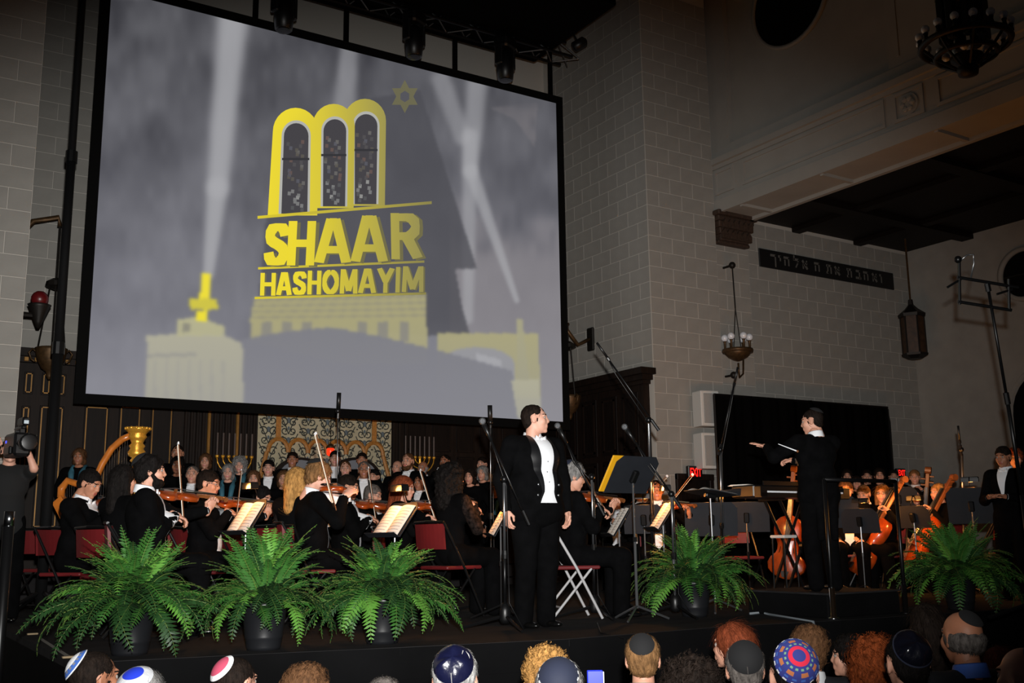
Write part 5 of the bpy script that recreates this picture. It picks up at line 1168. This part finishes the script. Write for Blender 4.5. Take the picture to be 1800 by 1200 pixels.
vio('bearded dark-haired violinist in tailcoat, bow raised high', 266, 829, -18, s=1.0, hair='wavy', hc='black', beard='black', kip=(.85, 0, .7, BL), bowdir=(.35, .1, -.93), who='bearded dark-haired violinist')
vio('viola player with thin glasses and dark hair in tailcoat', 367, 850, 5, s=.98, hair='short', hc='dark', glasses=True, tone=1, hpitch=-12, bowdir=(.7, .2, -.65), who='viola player with thin glasses')
vio('dark-haired woman leaning over her violin behind the left lit stand', 461, 874, 20, s=.94, lean=.15, hpitch=-15, hair='bun', hc='black', outfit='dress', kind='f', who='dark-haired woman behind the left lit stand')
person('woman with long straight blonde hair and lace top seen from behind', 524, 846, -60, s=.97, arms='rest', hair='long', hc='blonde', outfit='lace', kind='f', chairlab=R_+'long blonde woman')
person('curly light brown-haired musician in tailcoat and black skullcap playing, back to us', 561, 838, -22, s=1.0, lean=.08, hpitch=-14, arms='flute', hair='wavy', hc='sandy', kip=(.55, 0, .75, BL), tone=3, glasses=True, chairlab=R_+'curly light brown-haired musician')
vio('dark-haired middle-aged violinist in tailcoat right of the curly-haired player', 613, 856, 0, s=.99, hpitch=-12, hair='short', hc='dark', tone=1, who='dark-haired middle-aged violinist', bowdir=(.5, .2, -.85))
vio('grey-haired violinist with glasses looking down, behind the dark-haired one', 656, 870, 15, s=.98, hpitch=-15, hair='short', hc='salt', glasses=True, who='grey-haired violinist with glasses')
vio('auburn long-haired woman with glasses playing viola behind the right lit stand', 711, 858, 8, s=.97, hpitch=-10, hair='long', hc='auburn', outfit='dress', kind='f', glasses=True, tone=3, who='auburn long-haired woman', bowdir=(.45, .35, -.8))
vio('woman with curly black hair and black lace sleeves left of the singer', 797, 842, -42, s=1.0, hair='longcurly', hc='black', outfit='lace', kind='f', who='woman with curly black hair and lace sleeves', bowdir=(.75, .1, -.6))
vio('grey curly-haired man with glasses and navy skullcap right of the singer', 1008, 838, -12, s=.99, hpitch=-14, hair='wavy', hc='grey', glasses=True, outfit='black', kip=(.95, 0, .72, [(1., KN)]), who='grey curly-haired man with the navy skullcap', whitechair=True)
for x, lab in ((76, 'empty red folding chair at the far left of the stage'),): p = ad(x, 935, 10.4); chair((p[0], p[1], 0), rz_of(-70), lab)
vio('violinist lit orange behind the tall black stand', 1083, 880, 100, s=.95, hpitch=-10, hair='short', hc='dark', tone=1, who='violinist lit orange behind the tall stand')
vio('dark-haired violinist lit orange, left of the pair near the pier', 1126, 864, 120, t=12.8, hair='short', hc='dark', tone=1, who='left violinist of the orange-lit pair')
vio('short-haired violinist lit orange, right of the pair near the pier', 1154, 862, 95, t=11.5, hair='crop', hc='dark', tone=2, who='right violinist of the orange-lit pair')
# right half of the orchestra
person('musician with orange-lit face just right of the conductor', 1487, 862, 105, t=12.6, arms='rest', hair='short', hc='brown', chairlab=R_+'musician just right of the conductor')
person('musician with head bowed, half hidden by a stand right of the conductor', 1518, 869, 130, t=13.4, arms='rest', hair='short', hc='sandy', hpitch=-15, chairlab=R_+'musician with bowed head right of the conductor')
person('long fair-haired cellist in black lit orange, nearest the podium', 1551, 868, 122, t=12.6, arms='cello', hair='long', hc='sandy', outfit='dress', kind='f', glasses=True, chairlab=R_+'long fair-haired cellist')
person('blonde cellist with hair tied back, facing left', 1649, 866, 158, t=12.7, arms='cello', hair='bun', hc='blonde', outfit='dress', kind='f', chairlab=R_+'blonde cellist with tied-back hair')
person('dark-haired woman with bowed head behind the two cellists', 1609, 873, 100, t=13.3, arms='rest', hair='long', hc='black', outfit='dress', kind='f', chairlab=R_+'dark-haired woman behind the cellists')
person('fair-haired double bass player in tailcoat behind the cellists', 1608, 839, 112, t=15.0, floor=.0, arms='cello', hair='short', hc='sandy', sit=False)
person('cellist hidden behind the conductor, only the cello showing', 1456, 872, 110, t=13., arms='cello', hair='short', hc='dark', chairlab=R_+'cellist hidden behind the conductor')
person('dark-haired man in tailcoat standing at the far right edge of the stage', 1763, 803, 140, sit=False, t=10.9, arms='fold', hair='short', hc='dark', tone=2, hpitch=-10)
person('auburn-haired musician partly hidden behind the standing man at far right', 1784, 806, 110, sit=False, t=12.2, s=.98, arms='fold', hair='wavy', hc='auburn', outfit='black')
for x, y, lab in ((1489, 838, 'leftmost of the dim choir singers before the drape'), (1506, 849, 'second dim choir singer from the left before the drape'), (1524, 838, 'middle dim choir singer before the drape'), (1546, 836, 'second dim choir singer from the right before the drape'), (1571, 838, 'rightmost of the dim choir singers before the drape')):
    person(lab, x, y, 105, sit=False, Y={1489: 11.5, 1506: 10.9, 1524: 11.5, 1546: 10.95, 1571: 11.5}[x], arms='none', hair=random.choice(['short', 'bob']), hc=random.choice(['dark', 'brown']), outfit='black', group='dim choir before the drape')
def cello(b, e, up, lab, kind='cello'): fiddle(kind, frame(e-b, up, b), lab, 'cellos')
cello(ad(1381, 1018, 12.35), ad(1392, 880, 12.55), idir(115), 'orange-lit cello upright behind the keyboard stand')
cello(ad(1504, 1008, 12.2), ad(1581, 868, 12.5), idir(172)+np.array([0, 0, .5]), 'cello leaning against the long fair-haired cellist')
cello(ad(1594, 1005, 12.3), ad(1676, 850, 12.6), idir(165)+np.array([0, 0, .4]), 'cello of the blonde cellist, behind the right fern')
fiddle('bass', frame(ad(1633, 822, 14.5)-ad(1622, 1020, 14.4), idir(120), ad(1622, 1020, 14.4)), 'double bass with its scroll beside the fair-haired player')
# violin flute-like instrument of the curly-haired player
p0, p1 = ad(584, 868, 8.55), ad(600, 905, 8.4)
fl_ = T('violin', 'violin of the curly light brown-haired musician', 'violin'); bpy.data.objects.remove(fl_)
fiddle('violin', frame(ad(608, 866, 9.1)-ad(578, 858, 8.65), (0, 0, 1.), ad(578, 858, 8.65)), 'violin held by the curly light brown-haired musician', 'violins of the orchestra')
bow(ad(588, 892, 8.45), ad(554, 762, 8.75), 'bow of the curly light brown-haired musician')
# camera operator at the far left
ca = ((-.10, .34, 1.66), (.16, .30, 1.62))
po_, wO, tO, aO = person('camera operator in a black t-shirt at the far left edge, arms raised to the camera', 18, 792, 60, sit=False, t=9.6, arms=(ca, ((.1, .3, .95), (-.1, .3, .95)), (.9, .9), ((-.5, .5, -1.), (.5, .5, -1.)), ((0, -1, .2), (0, -1., .2))), hair='crop', hc='dark', outfit='tee', tone=3)
c = ad(32, 782, 9.15); vc = T('video_camera', 'black shoulder video camera held up by the operator at far left', 'video camera', c, rz_of(50))
G().bbox((-.07, -.2, -.1), (.07, .14, .1), .02).build('camera_body', BLACKP, vc); G().lathe([(.05, .0), (.055, .1), (.07, .14), (.075, .22), (.06, .225)], 14).xf(Matrix.Translation((0, .12, 0)) @ Matrix.Rotation(-PI/2, 4, 'X')).build('lens', BLACKP, vc, True)
G().bbox((-.02, -.1, .13), (.02, .14, .16), .01).build('top_handle', BLACKP, vc); G().box((-.015, -.08, .1), (.015, -.05, .13)).build('handle_post', BLACKP, vc); G().box((-.015, .09, .1), (.015, .12, .13)).build('handle_post', BLACKP, vc)
G().bbox((-.03, .02, .16), (.03, .2, .23), .015).build('camera_light', BLACKP, vc); G().bbox((-.13, -.02, .02), (-.07, .1, .09), .01).build('viewfinder', BLACKP, vc); G().bbox((.07, -.05, -.09), (.1, .1, -.02), .01).build('grip', BLACKP, vc)
G().bbox((.02, -.14, .02), (.072, -.1, .045), .004).build('status_light', mat('blue_led', (40, 60, 255), .4, emit=(50, 70, 255), es=2), vc); G().bbox((-.02, .2, .17), (.02, .206, .2), .002).build('light_lens', mat('pale_lens', (190, 205, 215), .3), vc)
pp = ad(16, 1010, 6.3); b0 = ad(0, 1120, 6.3)
t = T('stand_post', 'thick black stand post with a silver clamp at the far left foreground', 'stand', (b0[0], b0[1], HALL))
tp_ = ad(15, 925, 6.3)-np.array([b0[0], b0[1], HALL]); G().tube([(0, 0, 0), tp_], .032, 12).build('post', BLACKM, t, True); G().tube([tp_, tp_+np.array([0, 0, .09])], .03, 12).build('clamp', CHROME, t, True)
for k in range(3): a = k*2*PI/3; G().tube([(0, 0, .2), (.3*math.cos(a), .3*math.sin(a), .012)], .02, 6).build('leg', BLACKM, t)
# ------------------------------------------------------------------ choir
CH = [(139, 803, 'f', 'bob', 'brown', TEAL, 0, 'woman with brown hair and blue scarf standing alone beside the harp'),
 (312, 797, 'm', 'crop', 'dark', None, 0, 'tall choir man half hidden behind the bearded violinist'), (312, 818, 'f', 'bob', 'black', None, 0, 'dark-haired choir woman right of the bearded violinist'),
 (361, 811, 'f', 'bob', 'brown', None, 0, 'brown-haired choir woman above the viola player'), (338, 834, 'm', 'crop', 'salt', None, 0, 'greying choir man left of the viola player'),
 (401, 830, 'f', 'bob', 'grey', TEAL, 0, 'grey-haired choir woman with teal scarf, right of the viola player'), (421, 818, 'f', 'curly', 'grey', TEAL, 0, 'choir woman with frizzy grey hair and teal scarf'),
 (446, 842, 'f', 'bob', 'brown', None, 0, 'choir woman above the left lit stand'), (455, 846, 'f', 'bob', 'dark', None, 0, None), (472, 823, 'm', 'short', 'black', None, 0, 'black-haired choir man in white tie left of the blonde woman'),
 (498, 842, 'f', 'bob', 'brown', None, 0, 'choir woman with a fringe just left of the blonde woman'), (514, 808, 'm', 'short', 'dark', None, 0, 'young choir man in bow tie before the left arched seat'),
 (589, 806, 'm', 'short', 'dark', None, 0, 'choir man behind the curly-haired player'), (607, 824, 'm', 'crop', 'brown', None, 0, 'choir man under the red lamp'),
 (636, 809, 'm', 'short', 'dark', None, 0, 'dark-haired choir man before the right arched seat'), (640, 826, 'm', 'crop', 'salt', None, 0, 'ruddy choir man below the dark-haired one at the right arched seat'),
 (635, 846, 'm', 'crop', 'dark', None, 0, 'choir man just above the grey-haired violinist'), (658, 838, 'm', 'short', 'black', None, 0, 'black-haired choir man right of the grey-haired violinist'),
 (698, 822, 'm', 'fringe', 'grey', None, 0, 'balding choir man in white tie above the auburn-haired woman'), (717, 811, 'm', 'crop', 'brown', None, 'brown', 'choir man with a full brown beard'),
 (743, 823, 'm', 'fringe', 'silver', None, 'silver', 'old choir man with a white beard'), (737, 849, 'm', 'crop', 'dark', None, 0, 'choir man right of the auburn-haired woman'),
 (782, 812, 'm', 'crop', 'dark', None, 'dark', 'dark bearded choir man above the curly black-haired woman'), (847, 816, 'm', 'short', 'dark', None, 0, 'choir man just left of the singer, top row'),
 (848, 832, 'f', 'bob', 'grey', None, 0, 'grey-haired choir woman just left of the singer'), (826, 838, 'f', 'bob', 'dark', None, 0, 'dark-haired choir woman right of the curly black-haired player'),
 (833, 854, 'm', 'crop', 'dark', None, 0, 'choir man lowest in the group left of the singer'), (857, 843, 'f', 'bob', 'sandy', TEAL, 0, 'fair-haired choir woman with blue scarf left of the singer'), (870, 860, 'f', 'bob', 'brown', TEAL, 0, 'choir woman partly hidden by the singer, with blue scarf')]
USED = []
for (x, y, kd, hs, hc_, sc_, bd_, lab) in CH:
    if lab is None: continue
    best = None; want = .91 if kd == 'f' else .97
    for Yq in (13.0, 13.25, 13.5, 13.95, 14.2, 14.6, 14.85):
        fl = 0 if Yq < 13.9 else (.1 if Yq < 14.5 else .28); q = ay(x, y, Yq); s = (q[2]-fl)/1.615
        near = min([np.hypot(q[0]-u[0], q[1]-u[1]) for u in USED]+[9]); cost = abs(s-want)*6+max(0, .5-near)*4
        if best is None or cost < best[0]: best = (cost, Yq, fl, s, q)
    _, Yq, fl, s, q = best; USED.append(q)
    person(lab, x, y, 82 if x < 650 else 110, sit=False, Y=Yq, floor=fl, arms='none', hair=hs, hc=hc_, outfit='tux' if kd == 'm' else 'dress', kind=kd, scarf=sc_, beard=bd_ or None, tone=(x+y) % 4, group='choir in rows behind the orchestra', glasses=(x % 5 == 0))
# ------------------------------------------------------------------ stands
music_stand(433, 908, 8.75, -38, 'left lit music stand with slanted pages', 32, lamp=True, power=8)
music_stand(694, 913, 8.5, -36, 'right lit music stand with open pages', 36, lamp=True, power=8)
music_stand(880, 912, 9.2, -8, 'lit music stand half hidden behind the singer', 30, lamp=True, power=8)
music_stand(1088, 915, 10.0, -4, 'music stand with white pages right of the grey-haired violinist', 32)
music_stand(1165, 905, 10.0, -5, 'lit music stand with edge-on pages near the fern', 34, lamp=True, power=13)
music_stand(1112, 834, 8.9, 52, 'tall black music stand with a yellow folder beside the singer', 34, sheet=False, folder=True, w_=.5, h_=.36, black=False)
music_stand(1248, 866, 9.7, 160, 'flat conductor music stand seen edge-on', 80, black=False)
music_stand(1250, 912, 11.0, 95, 'dark music stand desk seen from behind left of the piano', 15, lamp=True, w_=.55, h_=.36, power=16)
music_stand(1312, 908, 11.6, 100, 'dark music stand desk under the left end of the piano', 15, lamp=True, w_=.5, h_=.34, power=16)
music_stand(1512, 915, 11.8, 125, 'dark music stand before the long fair-haired cellist', 15, lamp=True, w_=.42, h_=.28, power=16)
music_stand(1132, 912, 10.7, 105, 'dark music stand seen from behind under the tall black stand', 15, lamp=True, w_=.42, h_=.3, power=14)
music_stand(1470, 900, 12.0, 110, 'dark music stand just behind the conductor', 15, lamp=True, w_=.5, h_=.36, power=16)
music_stand(1606, 908, 12.0, 140, 'dark music stand between the two cellists', 15, lamp=True, w_=.4, h_=.26, power=16)
music_stand(1708, 888, 11.4, 120, 'dark music stand with white pages beside the standing man', 15, lamp=True, w_=.5, h_=.4, power=16)
music_stand(1580, 876, 13.3, 110, 'small dark music stand behind the cellists', 15, lamp=True, w_=.45, h_=.3, power=16)
for x, y, t_, a, lab in ((1300, 930, 11.9, 80, 'red folding chair under the left end of the piano'), (1712, 930, 12.1, 200, 'red folding chair beside the standing man at far right')): p = ad(x, y, t_); chair((p[0], p[1], 0), rz_of(a), lab)
# ------------------------------------------------------------------ microphones
mic_stand((888, 1107), [(886, 842), (930, 922), (848, 740)], 'boom stand with a microphone just left of the singer')
mic_stand((1046, 1087), [(1040, 838), (1062, 905), (980, 748)], 'boom stand with its microphone at the mouth of the singer')
mic_stand((1188, 1085), [(1180, 868), (1197, 892), (1098, 750)], 'boom stand with a microphone above the tall black stand', grey=True)
mic_stand((1150, 1062), [(1140, 738), (1158, 756), (1049, 602)], 'tall overhead boom stand rising against the dark wood case', mic=False, t_=9.6)
bq = ad(594, 900, 10.6); mic_stand((bq[0], bq[1], 0.), [(594, 722), (594, 735), (596, 690)], 'thin upright microphone stand below the middle of the screen', 10.6, mic=False, pole_r=.006)
bq = ad(862, 900, 10.2); mic_stand((bq[0], bq[1], 0.), [(862, 742), (862, 752), (861, 712)], 'thin upright microphone stand just left of the singer', 10.2, mic=False, pole_r=.006)
bq = ad(1266, 960, 11.); mic_stand((bq[0], bq[1], 0.), [(1266, 790), (1264, 800), (1297, 645)], 'tall slanted boom stand in front of the black drape', 11., mic=False)
bq = ad(1690, 960, 12.); mic_stand((bq[0], bq[1], 0.), [(1690, 790), (1690, 800), (1684, 748)], 'upright microphone stand against the grey aisle wall', 12., mic=False)
# stereo bar on a tall stand at the right edge
bb = ad(1815, 1000, 8.2); t = T('stereo_microphone_stand', 'tall black stand with a double crossbar of recording microphones at the right edge', 'microphone stand', (bb[0], bb[1], 0))
o_ = np.array([bb[0], bb[1], 0]); q = lambda x, y: ad(x, y, 8.2)-o_
G().tube([(0, 0, .1), q(1797, 870)], .02, 8).build('lower_tube', BLACKM, t, True); G().tube([q(1797, 870), q(1770, 700)], .016, 8).build('middle_tube', BLACKM, t, True); G().tube([q(1770, 700), q(1735, 495)], .012, 8).build('upper_tube', BLACKM, t, True)
for a, b in (((1772, 710), (1768, 690)), ((1738, 512), (1735, 498))): G().tube([q(*a), q(*b)], .022, 8).build('clutch', BLACKM, t)
G().tube([q(1683, 487), q(1790, 505)], .013, 8).build('crossbar', BLACKM, t); G().tube([q(1684, 530), q(1778, 545)], .013, 8).build('crossbar', BLACKM, t)
for a, b in (((1686, 455), (1687, 535)), ((1773, 490), (1774, 545))): G().tube([q(*a), q(*b)], .012, 8).build('microphone_body', BLACKM, t)
G().sph(q(1684, 456), .03, 10).build('microphone_head', BLACKM, t, True); G().tube([q(1688, 458), q(1700, 448), q(1711, 447), q(1712, 462), q(1706, 490)], .006, 6).build('cable_loop', STEEL, t, True)
for a, b in (((1665, 505), (1690, 490)), ((1752, 517), (1780, 508))): G().tube([q(*a), q(*b)], .01, 6).build('wing_bolt', BLACKM, t)
for k in range(3): a = k*2*PI/3; G().tube([(0, 0, .15), (.35*math.cos(a), .35*math.sin(a), .015)], .016, 6).build('leg', BLACKM, t)
# cables over the stage edge
def cable(pts, label, m_, r_=.006): tag(G().tube(pts, r_, 6).build('cable', m_, None, True), label, 'cable')
cable([az(1050, 1095, .008), az(1056, 1112, .008), np.array([4.75, 6.02, -.02]), np.array([4.7, 5.98, -.4]), np.array([4.72, 5.9, HALL+.01])], 'thin black cable hanging over the stage edge below the singer', BLACKP)
GC = mat('grey_cable', (120, 128, 134), .5)
cable([az(1318, 1078, .01), az(1340, 1076, .01), az(1356, 1080, .01), np.array([6.62, 5.97, .0]), np.array([6.64, 5.93, -.25]), np.array([6.6, 5.9, HALL+.01])], 'pale grey cable hanging over the stage edge beside the podium', GC, .011)
# ------------------------------------------------------------------ audience in front
def aud(label, x, y, t, a, **k):
    k.setdefault('outfit', 'suit'); k.setdefault('arms', 'rest'); return person(label, x, y, a, t=t, floor=HALL, group='audience in the front rows', **k)
aud('man in the audience with a white knitted skullcap edged in blue', 168, 1195, 4.1, -48, hair='crop', hc='dark', tone=2, kip=(1.0, -.35, .80, [(.68, KW), (.84, KBL, KGR, 1), (.93, KBL), (1., KW)]))
aud('audience member with grey hair and a blue and white satin skullcap, lowest left', 250, 1236, 3.5, -80, hair='short', hc='grey', kip=(.6, 0, .75, [(.5, mat('kippah_royal_satin', (40, 60, 190), .3)), (1., mat('kippah_silver_satin', (190, 192, 196), .35, bump=.6, bscale=20))]))
aud('man in the audience with a pink skullcap edged in white', 416, 1204, 4.1, -60, hair='crop', hc='dark', kip=(.9, -.2, .72, [(.72, KPK), (1., KW)]))
aud('audience member with wavy brown hair left of centre, no skullcap', 538, 1222, 3.9, -85, hair='wavy', hc='brown')
aud('audience member with short grey-brown hair, only the crown showing', 675, 1238, 4.0, -90, hair='short', hc='salt')
aud('grey-haired man in the audience with a shiny navy satin skullcap', 800, 1196, 3.7, -88, hair='short', hc='silver', kip=(.95, .0, .92, [(1., KSAT)], .012))
aud('woman in the audience with curly golden blonde hair', 962, 1190, 4.6, -80, hair='curly', hc='blonde', kind='f', outfit='black')
aud('man in the audience with a navy skullcap stitched in white, before the curly blonde', 984, 1222, 3.4, -85, hair='short', hc='grey', kip=(.85, 0, .82, [(.93, KN), (1., KW, KN, 1)]))
aud('sandy-haired man in the audience with a small round black skullcap', 1130, 1160, 4.6, -82, hair='short', hc='sandy', kip=(.9, 0, .66, BL), tone=0)
aud('audience member with dark curly hair in the middle of the row', 1217, 1232, 3.4, -88, hair='curly', hc='dark', kind='f', outfit='black')
aud('woman in the audience with auburn hair and an earring turned left', 1286, 1136, 5.1, -142, hair='bob', hc='auburn', kind='f', outfit='black', tone=0)
aud('grey-haired man in the audience with a large black skullcap', 1309, 1178, 4.2, -84, hair='short', hc='salt', kip=(1.0, 0, .92, BL))
aud('brown-haired man in the audience without skullcap, behind the patterned one', 1424, 1143, 5.0, -75, hair='wavy', hc='brown', tone=1)
aud('man in the audience with a colourful patterned knitted skullcap', 1394, 1188, 3.5, -88, hair='crop', hc='black', kip=(1.12, 0, .98, [(.22, KDB), (.36, KR), (.43, KDB), (.5, KGN, KDB, 1), (.58, KDB), (.72, KOR, KDB, 2), (.79, KDB), (.86, KBL, KDB, 1), (.93, KDB), (1., KW, KDB, 1)]))
aud('dark-haired woman in the audience in profile, facing left', 1492, 1154, 5.3, -160, hair='wavy', hc='black', kind='f', outfit='black')
aud('woman in the audience with curly copper-red hair', 1536, 1170, 4.7, -95, hair='longcurly', hc='red', kind='f', outfit='black')
aud('man in the audience with a shiny black satin skullcap', 1594, 1166, 3.9, -92, hair='crop', hc='black', kip=(1.0, 0, .95, [(.95, KSATB), (1., KN)], .012))
aud('woman in the audience with long dark hair, in shadow before the right fern', 1628, 1102, 5.4, -100, hair='long', hc='dark', kind='f', outfit='black')
aud('balding man in the audience with grey curls, black skullcap and blue collar', 1690, 1122, 4.5, -102, hair='fringe', hc='salt', kip=(.72, .1, .62, BL), tone=2, shirt=mat('blue_shirt', (70, 110, 200), .7))
aud('audience member with long dark red hair at lower right', 1757, 1175, 4.9, -95, hair='long', hc='darkred', kind='f', outfit='black')
aud('bald man in the audience with a grey knitted skullcap at the right corner', 1800, 1194, 3.6, -120, hair=None, kip=(.95, .0, .85, [(.62, mat('kippah_dark_knit', (40, 40, 44), .9)), (.78, KGR), (.88, mat('kippah_dark_knit', (40, 40, 44), .9)), (1., KGR)]), tone=3)
pb = ad(1046, 1192, 4.0); t = T('booklet', 'blue booklet with white pages held up in the audience', 'booklet', pb, rz_of(-90))
G().bbox((-.03, -.012, -.1), (.03, -.004, .03), .003).build('cover', mat('royal_blue_cover', (30, 50, 200), .4), t); G().bbox((-.02, -.004, -.1), (.035, .004, .025), .002).build('pages', SHIRT, t); G().bbox((-.03, .004, -.1), (.03, .012, .03), .003).build('cover', MATS['royal_blue_cover'], t)
# pew benches that carry the audience
for y0, x0, x1 in ((2.05, .2, 5.6), (3.15, .0, 6.4)):
    t = T('audience_bench', 'long wooden pew below the frame, %s row' % ('front' if y0 > 3 else 'second'), 'bench', (0, y0, HALL))
    G().bbox((x0, -.2, .38), (x1, .25, .43), .01).build('seat', WOOD, t); G().bbox((x0, -.26, .05), (x1, -.22, .85), .01).build('backrest', WOOD, t)
    for x in (x0, x1-.06): G().bbox((x, -.26, 0), (x+.06, .25, .6), .01).build('end_panel', WOOD, t)
